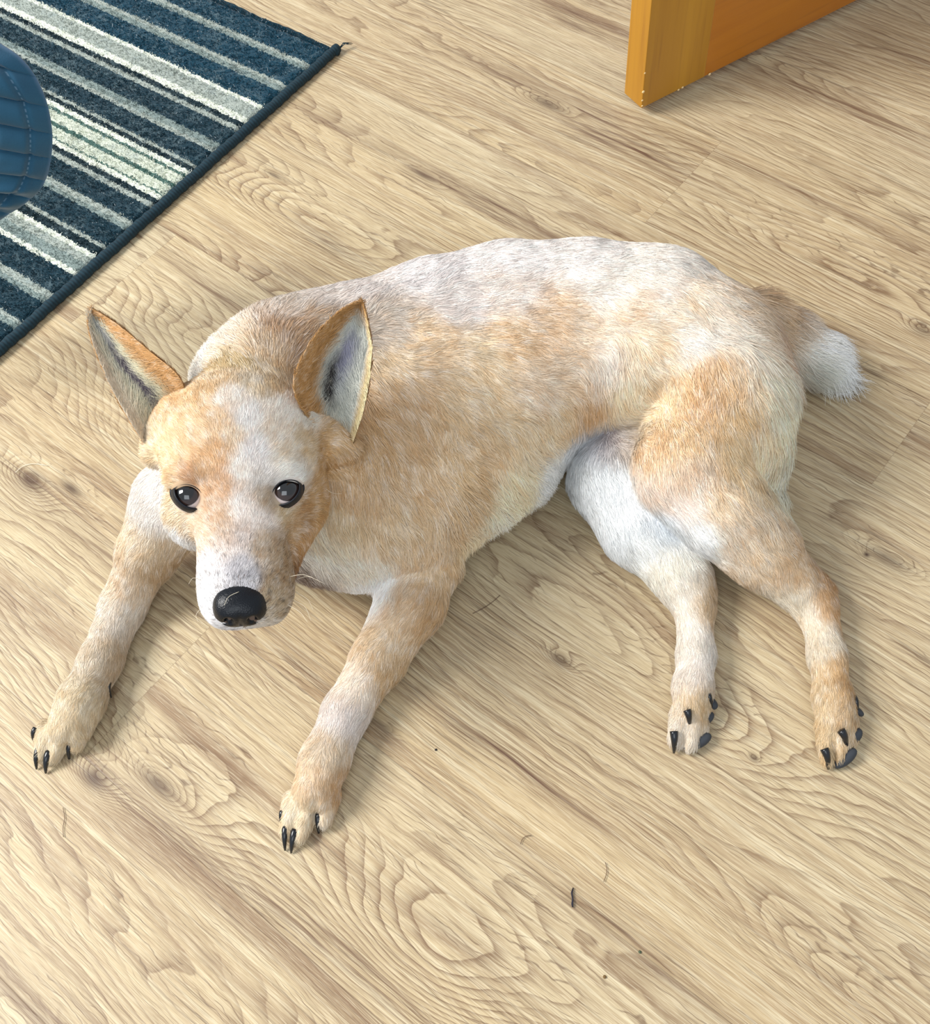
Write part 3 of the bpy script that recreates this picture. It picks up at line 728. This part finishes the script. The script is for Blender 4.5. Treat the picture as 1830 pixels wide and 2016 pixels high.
# ---- skin mesh: body plus the two ears
EV_L, EF_L, EU_L = EAR_L; EV_R, EF_R, EU_R = EAR_R
def ear_color(UV, right):
    u, t, side = UV[:, 0], UV[:, 1], UV[:, 2]
    tan = np.array(srgb(206, 156, 100)[:3]); pale = np.array(srgb(226, 206, 178)[:3]); cream = np.array(srgb(220, 212, 180)[:3]); gray = np.array(srgb(186, 186, 184)[:3]); dark = np.array(srgb(96, 86, 96)[:3])
    c = np.tile(tan, (len(u), 1))
    def lay(c, col, w): w = np.clip(w, 0, 1)[:, None]; return c*(1-w)+col*w
    if not right:
        inner = (side < .5)*np.clip((.86-u)*6, 0, 1)*np.clip((.93-t)*6, 0, 1)
        c = lay(c, cream, inner)
        c = lay(c, pale, (side < .5)*np.clip((.26-u)*7, 0, 1))
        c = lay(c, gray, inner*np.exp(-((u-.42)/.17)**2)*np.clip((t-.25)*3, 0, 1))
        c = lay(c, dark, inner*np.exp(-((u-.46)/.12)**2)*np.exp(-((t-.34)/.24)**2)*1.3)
        c = lay(c, np.array(srgb(200, 168, 126)[:3]), np.clip((.12-t)*9, 0, 1))
    else:
        inner = (side < .5)*np.clip((u-.20)*7, 0, 1)*np.clip((.97-u)*12, 0, 1)*np.clip((.80-t)*7, 0, 1)
        c = lay(c, np.array(srgb(190, 142, 86)[:3]), np.ones(len(u)))
        c = lay(c, np.array(srgb(206, 206, 194)[:3]), inner)
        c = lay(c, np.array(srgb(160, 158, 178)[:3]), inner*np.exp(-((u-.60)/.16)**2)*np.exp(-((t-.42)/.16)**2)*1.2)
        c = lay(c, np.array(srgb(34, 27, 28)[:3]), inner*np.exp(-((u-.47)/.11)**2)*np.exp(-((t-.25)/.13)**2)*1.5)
        c = lay(c, np.array(srgb(224, 208, 160)[:3]), (side < .5)*np.clip((u-.90)*10, 0, 1)*np.clip((.85-t)*5, 0, 1))
        c = lay(c, np.array(srgb(198, 164, 116)[:3]), np.clip((.09-t)*12, 0, 1))
    return c
AV = np.vstack([DV, EV_L, EV_R]); AF = np.vstack([DQ, EF_L+len(DV), EF_R+len(DV)+len(EV_L)])
AN = np.vstack([DN, normals(EV_L, EF_L), normals(EV_R, EF_R)])
MC = MC*.84+.16*MC.mean(1)[:, None]
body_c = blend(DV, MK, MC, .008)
AC = np.vstack([body_c, ear_color(EU_L, False), ear_color(EU_R, True)])
# dark muzzle leather and lips round the nose
def dark_near(C, P, centre, r0, r1, col):
    w = np.clip((r1-np.linalg.norm(P-centre, axis=1))/(r1-r0), 0, 1)[:, None]; return C*(1-w)+np.array(col)*w
AC = dark_near(AC, AV, NOSE_C, .023, .032, srgb(70, 64, 66)[:3])
skin, nt, bs = new_mat('dog_coat_skin', .8); N = NT(nt)
at = N.node('ShaderNodeAttribute', attribute_name='coat'); N.put(bs.inputs['Base Color'], N.mix(.25, at.outputs['Color'], srgb(150, 112, 76)))
dog = mesh_obj('dog', AV*SC, AF, skin)
ca = dog.data.attributes.new('coat', 'FLOAT_COLOR', 'POINT'); ca.data.foreach_set('color', np.concatenate([AC, np.ones((len(AC), 1))], 1).reshape(-1).astype(np.float32))
dog['label'] = 'tan and white short-haired dog lying on the plank floor, looking up with pricked ears'; dog['category'] = 'dog'
# ---- fur
def sample(V, F, Nn, n, dens=None):
    a, b, c, d = (V[F[:, k]] for k in range(4))
    ar = .5*(np.linalg.norm(np.cross(b-a, c-a), axis=1)+np.linalg.norm(np.cross(c-a, d-a), axis=1))
    if dens is not None: ar = ar*dens
    f = rng.choice(len(F), n, p=ar/ar.sum()); u = rng.random(n)[:, None]; v = rng.random(n)[:, None]
    w = [(1-u)*(1-v), u*(1-v), u*v, (1-u)*v]
    return f, w
def interp(A, F, f, w): return sum(w[k]*A[F[f, k]] for k in range(4))
fc = DV[DQ].mean(1)
hdist = np.linalg.norm(fc-HEAD_O, axis=1)
dens = 1.0+2.6*np.clip((.17-hdist)/.06, 0, 1)
dens *= np.where(fc[:, 2] < .0035, .05, 1.0)
facing = ((CAM-fc)*DN[DQ[:, 0]]).sum(1)/np.linalg.norm(CAM-fc, axis=1)
dens *= np.clip(.35+facing+.35, .25, 1)
NF = 400000
f, w = sample(DV, DQ, DN, NF, dens)
P = interp(DV, DQ, f, w); NN = interp(DN, DQ, f, w); NN /= np.linalg.norm(NN, axis=1)[:, None]
keep = np.ones(NF, bool)
for c, R, g in EYE:
    ax = (CAM-c)/np.linalg.norm(CAM-c); q = P-c; ex = q@HX; eb = np.sqrt(np.maximum((q*q).sum(1)-ex**2, 0))
    ua = np.cross(ax, HX); ev = q@ua; sg = -1 if c is EYE[0][0] else 1
    if ua@HB < 0: ev = -ev
    tl = math.radians(35); a_ = sg*ex*math.cos(tl)+ev*math.sin(tl); b_ = -sg*ex*math.sin(tl)+ev*math.cos(tl)
    keep &= ~((np.sqrt((a_/.0178)**2+((b_+.0015)/.0130)**2) < 1.0) & (np.linalg.norm(q, axis=1) < .03))
qn = P-hd(0, .106, -.033); keep &= np.sqrt(((qn@HX)/.0215)**2+((qn@HA)/.0205)**2+((qn@HB)/.0165)**2) > 1.0
P = P[keep]; NN = NN[keep]
vals = blend(P, FK, np.hstack([FD, FL]), .02)
T = vals[:, :3]; T = T-(T*NN).sum(1)[:, None]*NN; T /= np.linalg.norm(T, axis=1)[:, None]+1e-9
# clump the direction a little with smooth noise, plus single-hair scatter
S_ = np.cross(NN, T)
ang = (vnoise(P*55)-.5)*.9+(vnoise(P*170+9)-.5)*.8+rng.normal(0, .16, len(P))
T = T*np.cos(ang)[:, None]+S_*np.sin(ang)[:, None]
L = vals[:, 3]*.001/SC*rng.uniform(.65, 1.15, len(P)); lift = vals[:, 4]*rng.uniform(.5, 1.25, len(P))
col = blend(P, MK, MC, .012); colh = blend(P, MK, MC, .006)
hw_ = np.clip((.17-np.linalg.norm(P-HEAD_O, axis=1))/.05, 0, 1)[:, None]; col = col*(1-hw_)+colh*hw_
white = np.array(srgb(240, 236, 236)[:3])
lum = col@np.array([.3, .6, .1])
# roan coat: single pale and tan hairs, in small flecks
fl1 = vnoise(P*np.array([140, 140, 140])); fl2 = vnoise(P*330+5)
mixv = (fl1-.5)*1.1+(fl2-.5)*.9+rng.normal(0, .24, len(P))
tanf = np.array(srgb(196, 150, 100)[:3])
wl = np.clip(mixv, 0, 1)[:, None]*.55; dk = np.clip(-mixv, 0, 1)[:, None]*.62
sat = (col[:, 0]-col[:, 2])/(col[:, 0]+1e-6)
dk = dk*np.clip(sat*3.2, .12, 1)[:, None]
col = col*(1-wl)+white*wl
col = col*(1-dk)+(col*tanf/np.array(srgb(226, 206, 180)[:3]))*dk
col = col*rng.uniform(.80, 1.20, len(P))[:, None]
col = np.clip(col*np.array([1.13, 1.09, 1.03]), 0, .93)
# speckled muzzle
mz = np.clip((.075-np.linalg.norm(P-hd(.01, .085, -.04), axis=1))/.03, 0, 1)
spk = (vnoise(P*420+3) > .70)*(rng.random(len(P)) < .7)*mz
col = col*(1-.55*spk[:, None])
def grow(P, NN, T, L, lift, k=5, droop=.10):
    s = np.linspace(0, 1, k); pts = []
    for t in s:
        pts.append(P+(T*(np.cos(lift)*t)[:, None]+NN*(np.sin(lift)*(t-.45*t*t))[:, None])*L[:, None]+np.array([0, 0, -1])*(droop*L*t*t)[:, None])
    A = np.stack(pts, 1); A[..., 2] = np.maximum(A[..., 2], .0008)
    return A
G = grow(P, NN, T, L, lift)
# locks of hair catch the light differently: tilt the shading normal per lock and per hair
jit = np.stack([vnoise(P*110+k*7.3)-.5 for k in range(3)], 1)*.9+np.stack([vnoise(P*300+k*3.1)-.5 for k in range(3)], 1)*.5+rng.normal(0, .10, P.shape)
NS = NN+jit*.75; NS /= np.linalg.norm(NS, axis=1)[:, None]
rad = .00019*np.clip(L/.012, .62, 1.25)
o = strands('coat_fur', G*SC, rad, rad*.25, col, NS, dog, 'dog_fur')
o['label'] = 'short tan, cream and white hair of the coat'
# ---- ear fur, inside and out
def ear_fur(EV, EF, EU, right, n):
    EN = normals(EV, EF); f, w = sample(EV, EF, EN, n)
    P = interp(EV, EF, f, w); NN = interp(EN, EF, f, w); NN /= np.linalg.norm(NN, axis=1)[:, None]+1e-9; UV = interp(EU, EF, f, w)
    base = EV[:22].mean(0); tip = EV[22*26-11]; ax = tip-base; ax /= np.linalg.norm(ax)
    right_v = EV[21+22*8]-EV[22*8]; right_v /= np.linalg.norm(right_v)
    inner = UV[:, 2] < .5
    T = np.tile(ax, (len(P), 1))
    # inside, long hairs sweep from both rims over the cup
    sw = np.where(UV[:, 0] > .5, -1., 1.)*np.clip(np.abs(UV[:, 0]-.5)*3, 0, 1)
    T = T+np.where(inner, sw*1.1, 0)[:, None]*right_v
    T = T-(T*NN).sum(1)[:, None]*NN; T /= np.linalg.norm(T, axis=1)[:, None]+1e-9
    S_ = np.cross(NN, T); ang = (vnoise(P*90)-.5)*1.4+rng.normal(0, .22, len(P)); T = T*np.cos(ang)[:, None]+S_*np.sin(ang)[:, None]
    mid = inner & (UV[:, 0] > .15) & (UV[:, 0] < .88) & (UV[:, 1] < .85)
    L = np.where(mid, .0135, .0062)*rng.uniform(.5, 1.15, len(P)); L *= np.where(UV[:, 1] < .12, 1.4, 1.)
    lift = np.where(mid, .5, .28)*rng.uniform(.4, 1.3, len(P))
    C = ear_color(UV, right); mv = (vnoise(P*260)-.5)*.9+rng.normal(0, .22, len(P))
    wl = np.clip(mv, 0, 1)[:, None]*.5; C = C*(1-wl)+np.array(srgb(236, 230, 214)[:3])*wl; C = C*(1-.5*np.clip(-mv, 0, 1)[:, None])
    return P, NN, T, L, lift, C
parts = [ear_fur(EV_L, EF_L, EU_L, False, 22000), ear_fur(EV_R, EF_R, EU_R, True, 24000)]
cat = [np.concatenate([p[i] for p in parts]) for i in range(6)]
G = grow(*cat[:5], droop=0.02)
o = strands('ear_fur', G*SC, .00020, .00006, cat[5], cat[1], dog, 'dog_ear_fur')
o['label'] = 'cream and dark grey hair lining the ears'
# ---- eyes
def eye_mat():
    mt, nt, bs = new_mat('eye', .06); N = NT(nt); P = N.node('ShaderNodeTexCoord').outputs['Object']
    sp = N.node('ShaderNodeSeparateXYZ'); N.put(sp.inputs[0], P)
    ln = N.node('ShaderNodeVectorMath', operation='LENGTH'); N.put(ln.inputs[0], P)
    cosv = N.m('DIVIDE', sp.outputs[2], ln.outputs['Value'])
    c = N.ramp(cosv, [(0., srgb(196, 176, 168)), (.60, srgb(206, 190, 186)), (.645, srgb(34, 26, 26)), (.69, srgb(50, 32, 26)), (.84, srgb(42, 28, 24)), (.88, srgb(8, 8, 10)), (1., srgb(8, 8, 10))])
    N.put(bs.inputs['Base Color'], c); bs.inputs['Coat Weight'].default_value = 1.; bs.inputs['Coat Roughness'].default_value = .02; bs.inputs['IOR'].default_value = 1.4
    return mt
EM = eye_mat()
lidm, nt, bs = new_mat('eyelid_skin', .45); bs.inputs['Base Color'].default_value = srgb(14, 18, 26); bs.inputs['Specular IOR Level'].default_value = .3
cam3 = CAM
for idx, (c, R, g) in enumerate(EYE):
    V = []; F = []; nu, nv = 32, 20
    for j in range(nv+1):
        th = math.pi*j/nv
        for i in range(nu):
            ph = 2*math.pi*i/nu; bul = 1+.05*max(0, math.cos(th))**6
            V.append((R*SC*bul*math.sin(th)*math.cos(ph), R*SC*bul*math.sin(th)*math.sin(ph), R*SC*bul*math.cos(th)))
    for j in range(nv):
        for i in range(nu): F.append((j*nu+i, (j+1)*nu+i, (j+1)*nu+(i+1) % nu, j*nu+(i+1) % nu))
    e = mesh_obj('eye', V, F, EM, dog); e.location = tuple(c*SC); e.rotation_euler = Vector(tuple(g-c)).to_track_quat('Z', 'Y').to_euler()
    e['label'] = 'glossy dark brown eye'
    # lids: a dark leathery shell round an almond opening
    fw = (cam3-c)/np.linalg.norm(cam3-c); rx = HX-(HX@fw)*fw; rx /= np.linalg.norm(rx); up = np.cross(fw, rx)
    if up@HB < 0: up = -up
    mirror = -1 if idx == 0 else 1                  # +x of the almond is the outer corner
    V = []; F = []; n = 48; rows = 8
    for j in range(rows):
        t = j/(rows-1)
        for i in range(n):
            ph = 2*math.pi*i/n
            ax_ = .0146; ay = .0096 if math.sin(ph) > 0 else .0086
            x = ax_*math.copysign(abs(math.cos(ph))**1.0, math.cos(ph)); y = ay*math.copysign(abs(math.sin(ph))**1.25, math.sin(ph))
            tilt = math.radians(36 if idx == 0 else 34)
            x, y = x*math.cos(tilt)-y*math.sin(tilt), x*math.sin(tilt)+y*math.cos(tilt)
            grow_ = 1+t*(.14+.50*max(0, -math.sin(ph))**.8+.05*max(0, math.sin(ph)))
            px, py = x*grow_*mirror, y*grow_-.0004
            rr = R*1.13 if t > 0 else R*1.03
            rr = rr-max(0, t-.55)*.004
            d2 = px*px+py*py
            z = math.sqrt(max(rr*rr-d2, 1e-7))+(.0007*math.sin(math.pi*min(1, t*2.2)))
            V.append((c+rx*px+up*py+fw*z)*SC)
    for j in range(rows-1):
        for i in range(n): F.append((j*n+i, (j+1)*n+i, (j+1)*n+(i+1) % n, j*n+(i+1) % n) if mirror < 0 else (j*n+i, j*n+(i+1) % n, (j+1)*n+(i+1) % n, (j+1)*n+i))
    mesh_obj('eyelid', V, F, lidm, dog)
# ---- nose leather
def blob_mesh(name, prims, cuts, vox, mat, parent, k=.006, clip=None):
    ctr = np.array([p[1] for p in prims]); mr = max(p[2].max() for p in prims)
    lo = ctr.min(0)-mr-.006; hi = ctr.max(0)+mr+.006; n = np.ceil((hi-lo)/vox).astype(int)+1
    P = np.stack(np.meshgrid(*[lo[i]+vox*np.arange(n[i]) for i in range(3)], indexing='ij'), -1)
    d = np.full(n, .05)
    for p in prims: d = smin(d, sd(p, P), k)
    for p in cuts: d = -smin(-d, sd(p, P), .003)
    V, Q = surface_nets(d.astype(np.float32), lo, vox); V = laplace(V, Q, 3)
    return mesh_obj(name, V*SC, Q, mat, parent)
nm, nt, bs = new_mat('nose_leather', .33); N = NT(nt); Pn = N.node('ShaderNodeTexCoord').outputs['Object']
vo = N.node('ShaderNodeTexVoronoi'); N.put(vo.inputs['Vector'], Pn); vo.inputs['Scale'].default_value = 900.
bs.inputs['Base Color'].default_value = srgb(9, 13, 20); N.put(bs.inputs['Normal'], N.bump(vo.outputs['Distance'], .35, .0006)); bs.inputs['Specular IOR Level'].default_value = .28; bs.inputs['Coat Weight'].default_value = .10; bs.inputs['Coat Roughness'].default_value = .25
blob_mesh('nose', hell(0, .103, -.029, .0222, .019, .0145, .01)+hell(0, .110, -.038, .020, .013, .0145, .01)+hell(.011, .108, -.034, .012, .014, .013)+hell(-.011, .108, -.034, .012, .014, .013),
          hell(.0105, .1235, -.034, .0042, .007, .0052)+hell(-.0105, .1235, -.034, .0042, .007, .0052)+hell(.017, .119, -.040, .005, .008, .002)+hell(-.017, .119, -.040, .005, .008, .002)+hell(0, .127, -.042, .0009, .007, .012), .0011, nm, dog, .007)['label'] = 'black leathery nose'
# ---- claws and pads
clm, nt, bs = new_mat('claw_horn', .22); bs.inputs['Base Color'].default_value = srgb(22, 24, 28)
def claw(x0, y0, x1, y1, r, z0=.011, z1=.0015):
    a = W(x0, y0, z0); b = W(x1, y1, z1); n = 9; pts = []; rr = []
    for i in range(n):
        t = i/(n-1); p = a*(1-t)+b*t; p = p+np.array([0, 0, .0035])*math.sin(math.pi*t); p[2] = max(p[2], r*(1-.8*t)*.9); pts.append(p); rr.append(r*(1-.72*t**1.6))
    tube('claw', pts, rr, clm, dog, 10)
for a in ((562,1628,561,1674,.0030),(581,1634,573,1679,.0032),(628,1600,627,1640,.0033),(556,1598,554,1625,.0026),
          (76,1474,72,1514,.0030),(97,1480,90,1522,.0034),(141,1458,136,1494,.0034),(70,1434,66,1460,.0026),
          
          ):
    claw(*a)
for a in ((1326,1440,1326,1482,.0036,.018,.004),(1352,1398,1357,1430,.0034,.027,.014),(1392,1364,1401,1392,.0024,.022,.013),(1622,1474,1630,1514,.0036,.018,.003),(1655,1438,1666,1472,.0036,.026,.010),(1680,1372,1687,1402,.0026,.020,.012)):
    claw(*a)
claw(214, 1345, 219, 1373, .0024, .017, .008)
pdm, nt, bs = new_mat('paw_pad', .7); bs.inputs['Base Color'].default_value = srgb(50, 54, 60)
def pad(x, y, z, lx, ly, ang):
    p = unp(x, y, z/SC); c_, s_ = math.cos(ang), math.sin(ang)
    X = RW@np.array([c_, s_, 0]); Y = np.cross(_Zc*0+np.array([0, 0, 1.]), X); Y /= np.linalg.norm(Y); Zt = np.cross(X, Y)
    blob_mesh('paw_pad', ell(p, (lx, ly, .007), (X, Y, Zt)), [], .0013, pdm, dog)
for a in ((1385,1416,.008,.0125,.007,-.55),(1372,1460,.006,.0165,.0075,-.45),(1398,1384,.010,.006,.009,-.9),(1680,1450,.008,.011,.007,-.8),(1662,1493,.006,.0155,.007,-.65),(1687,1400,.010,.004,.008,-.9)):
    pad(*a)
# ---- whiskers
wm, nt, bs = new_mat('whisker', .4); bs.inputs['Base Color'].default_value = srgb(226, 214, 190)
for (pts, r) in (([(470,1165),(450,1175),(441,1192)], .00022), ([(395,1142),(380,1138),(371,1150)], .0002), ([(392,1150),(385,1158),(389,1170)], .00018), ([(398,1195),(386,1210),(390,1225)], .00018),
                 ([(570,1135),(600,1132),(640,1150)], .0002), ([(585,1140),(605,1135),(625,1142)], .0002), ([(575,1180),(600,1195),(612,1222)], .0002), ([(565,1190),(590,1205),(605,1225)], .0002), ([(580,1165),(605,1180),(616,1200)], .00018),
                 ([(640,962),(655,971),(672,972)], .0002)):
    i0 = surf(*pts[0]); D0 = prj(DV[i0])[2]
    q = spl([und(x, y, D0-.004-.006*k) for k, (x, y) in enumerate(pts)], 10)*SC
    tube('whisker', q, [r*(1-.6*i/9) for i in range(10)], wm, dog, 5)
# ================================================================ the quilted cover hanging into the upper left corner
def quilt():
    mt, nt, bs = new_mat('blue_cotton', .85); N = NT(nt)
    at = N.node('ShaderNodeAttribute', attribute_name='st'); sp = N.node('ShaderNodeSeparateXYZ'); N.put(sp.inputs[0], at.outputs['Vector'])
    P = N.node('ShaderNodeTexCoord').outputs['Object']
    wv = N.noise(P, 900., 2., .6); blot = N.noise(P, 22., 3., .6)
    c = N.mix(blot, srgb(8, 56, 82), srgb(14, 78, 106)); c = N.mix(N.m('MULTIPLY', wv, .3), c, srgb(44, 100, 128))
    # pale stitches along the two sewn lines that follow the edge
    def stitch(s0):
        a = smooth_step(N, N.m('ABSOLUTE', N.m('SUBTRACT', sp.outputs[0], s0)), .0009, .0003)
        b = N.m('GREATER_THAN', N.m('FRACT', N.m('MULTIPLY', sp.outputs[1], 230.)), .45)
        return N.m('MULTIPLY', a, b)
    s = N.m('ADD', stitch(.018), stitch(.046))
    c = N.mix(N.m('MULTIPLY', s, .30), c, srgb(130, 160, 182))
    wear = smooth_step(N, N.m('ADD', sp.outputs[0], N.m('MULTIPLY', blot, .006)), .0065, .001)
    c = N.mix(N.m('MULTIPLY', wear, .35), c, srgb(130, 150, 178))
    N.put(bs.inputs['Base Color'], c); N.put(bs.inputs['Normal'], N.bump(wv, .3, .0006)); bs.inputs['Sheen Weight'].default_value = .2
    edge = spl([(-260, -60), (-150, 8), (-60, 42), (0, 84), (40, 112), (70, 150), (92, 200), (103, 262), (99, 322), (82, 368), (48, 400), (0, 432), (-70, 480), (-150, 530), (-260, 590)], 420)
    zt = lambda y: .33-(y-80)*.00042
    E3 = np.array([W(x, y, zt(y)) for x, y in edge]); seg = np.concatenate([[0], np.cumsum(np.linalg.norm(np.diff(E3, axis=0), axis=1))])
    cen = np.array([W(-240, 265, zt(265))]*len(edge)); 
    cen = np.array([W(-240, 150+(y-85)*.45, zt(150+(y-85)*.45)+.03) for x, y in edge])
    tang = np.gradient(E3, axis=0); tang /= np.linalg.norm(tang, axis=1)[:, None]
    nrow = 90; V = []; ST = []; nrm = np.cross(E3[-1]-E3[0], E3[210]-cen[210]); nrm /= np.linalg.norm(nrm)
    if nrm[2] < 0: nrm = -nrm
    chan = lambda p: 0
    a = E3[210]-cen[210]; 
    down = E3[308]-E3[112]; down /= np.linalg.norm(down)
    side = cen[210]-E3[210]; side /= np.linalg.norm(side)
    for sgn in (1, -1):
        for i in range(nrow):
            t = (i/(nrow-1))**1.6
            for j in range(len(edge)):
                p = E3[j]*(1-t)+cen[j]*t
                dist = np.linalg.norm(p-E3[j])
                # channels run across the drape and bow a little
                q = float((p-E3[112])@down)+.18*float((p-E3[210])@side)
                ch = abs(math.sin(math.pi*(q+.0015*math.sin(dist*60))/.0232+.6))
                puff = .0095*(ch**.38)*min(1, .25+dist/.03)
                wr = .0035*math.sin(q*310+math.sin(dist*90)*1.4)*max(0, min(1, (q-.09)/.05))*min(1, dist/.01)
                roll = .014*(1-math.exp(-dist/.02))+.035*(1-math.exp(-dist/.14))
                sew = -.003*math.exp(-((dist-.018)/.0025)**2)-.002*math.exp(-((dist-.046)/.0025)**2)
                if sgn > 0: off = roll*.5+puff+wr+sew
                else: off = -.006*min(1, dist/.01)-roll*.2
                pp = p+nrm*off
                V.append(pp); ST.append((dist, q, 0))
    n = len(edge); F = []
    for s_ in (0, 1):
        b = s_*nrow*n
        for i in range(nrow-1):
            for j in range(n-1):
                qd = (b+i*n+j, b+i*n+j+1, b+(i+1)*n+j+1, b+(i+1)*n+j); F.append(qd if s_ else qd[::-1])
    b = nrow*n
    for j in range(n-1): F.append((j, j+1, b+j+1, b+j))
    for j in range(n-1): F.append((b+(nrow-1)*n+j, b+(nrow-1)*n+j+1, (nrow-1)*n+j+1, (nrow-1)*n+j))
    for i in range(nrow-1):
        F.append((i*n, b+i*n, b+(i+1)*n, (i+1)*n)); F.append((i*n+n-1, (i+1)*n+n-1, b+(i+1)*n+n-1, b+i*n+n-1))
    o = mesh_obj('quilt', V, F, mt)
    sa = o.data.attributes.new('st', 'FLOAT_VECTOR', 'POINT'); sa.data.foreach_set('vector', np.array(ST).reshape(-1).astype(np.float32))
    o['label'] = 'blue quilted cotton cover with a rounded stitched edge hanging over the striped rug'; o['category'] = 'quilt'
quilt()
# ================================================================ litter on the floor
bk, nt, bs = new_mat('dark_twig', .7); bs.inputs['Base Color'].default_value = srgb(34, 30, 40)
o = tube('twig', [W(1128, 1748, .001), W(1125, 1758, .0018), W(1127, 1770, .0016), W(1126, 1780, .002), W(1127, 1786, .0012)], [.0005, .0008, .0007, .0009, .0006], bk, None, 7)
o['label'] = 'tiny dark twig lying on the pale floor below the dog'; o['category'] = 'twig'
hm, nt, bs = new_mat('stray_hair', .5); bs.inputs['Base Color'].default_value = srgb(92, 66, 48)
hw, nt, bs = new_mat('pale_stray_hair', .5); bs.inputs['Base Color'].default_value = srgb(236, 226, 204)
for lab, pts, mt in (('thin curved dark hair on the floor above the tiny twig', [(1024,1662),(1028,1652),(1036,1646),(1046,1645)], hm),
                 ('thin dark hair on the floor right of the tiny twig', [(1191,1698),(1194,1710),(1193,1722),(1188,1736)], hm),
                 ('thin dark hair on the floor beside the elbow of the outstretched front leg', [(930,1208),(950,1198),(968,1186),(984,1172)], hm),
                 ('long thin hair on the floor below the left front paw', [(124,1590),(127,1610),(124,1630),(125,1648)], hm),
                 ('pale curved hair on the floor left of the dog\'s chest', [(30,930),(45,918),(65,913),(95,917)], hw)):
    q = spl([W(x, y, .0012) for x, y in pts], 12)
    o = tube('stray_hair', q, [.00026]*12, mt, None, 5); o['label'] = lab; o['category'] = 'hair'; o['group'] = 'stray hairs on the floor'
def speck(x, y, r, lab, colr):
    mt, nt, bs = new_mat('crumb', .8); bs.inputs['Base Color'].default_value = colr
    V = []; F = []; rr = random.Random(int(x))
    p = W(x, y, r*.4)
    for i in range(6):
        for j in range(8):
            th = math.pi*i/5; ph = 2*math.pi*j/8; s = r*rr.uniform(.75, 1.15)
            V.append((p[0]+s*math.sin(th)*math.cos(ph), p[1]+s*math.sin(th)*math.sin(ph), max(.0001, p[2]+s*.6*math.cos(th))))
    for i in range(5):
        for j in range(8): F.append((i*8+j, (i+1)*8+j, (i+1)*8+(j+1) % 8, i*8+(j+1) % 8))
    o = mesh_obj('crumb', V, F, mt); o['label'] = lab; o['category'] = 'crumb'; o['group'] = 'crumbs on the floor'
speck(858, 1476, .0012, 'tiny black crumb on the floor right of the outstretched front paw', srgb(26, 22, 24))
speck(1190, 1923, .0014, 'tiny brown crumb on the floor near the bottom edge below the twig', srgb(110, 84, 48))
speck(1259, 1874, .0013, 'tiny greenish crumb on the floor beside the dark plank seam', srgb(74, 84, 60))
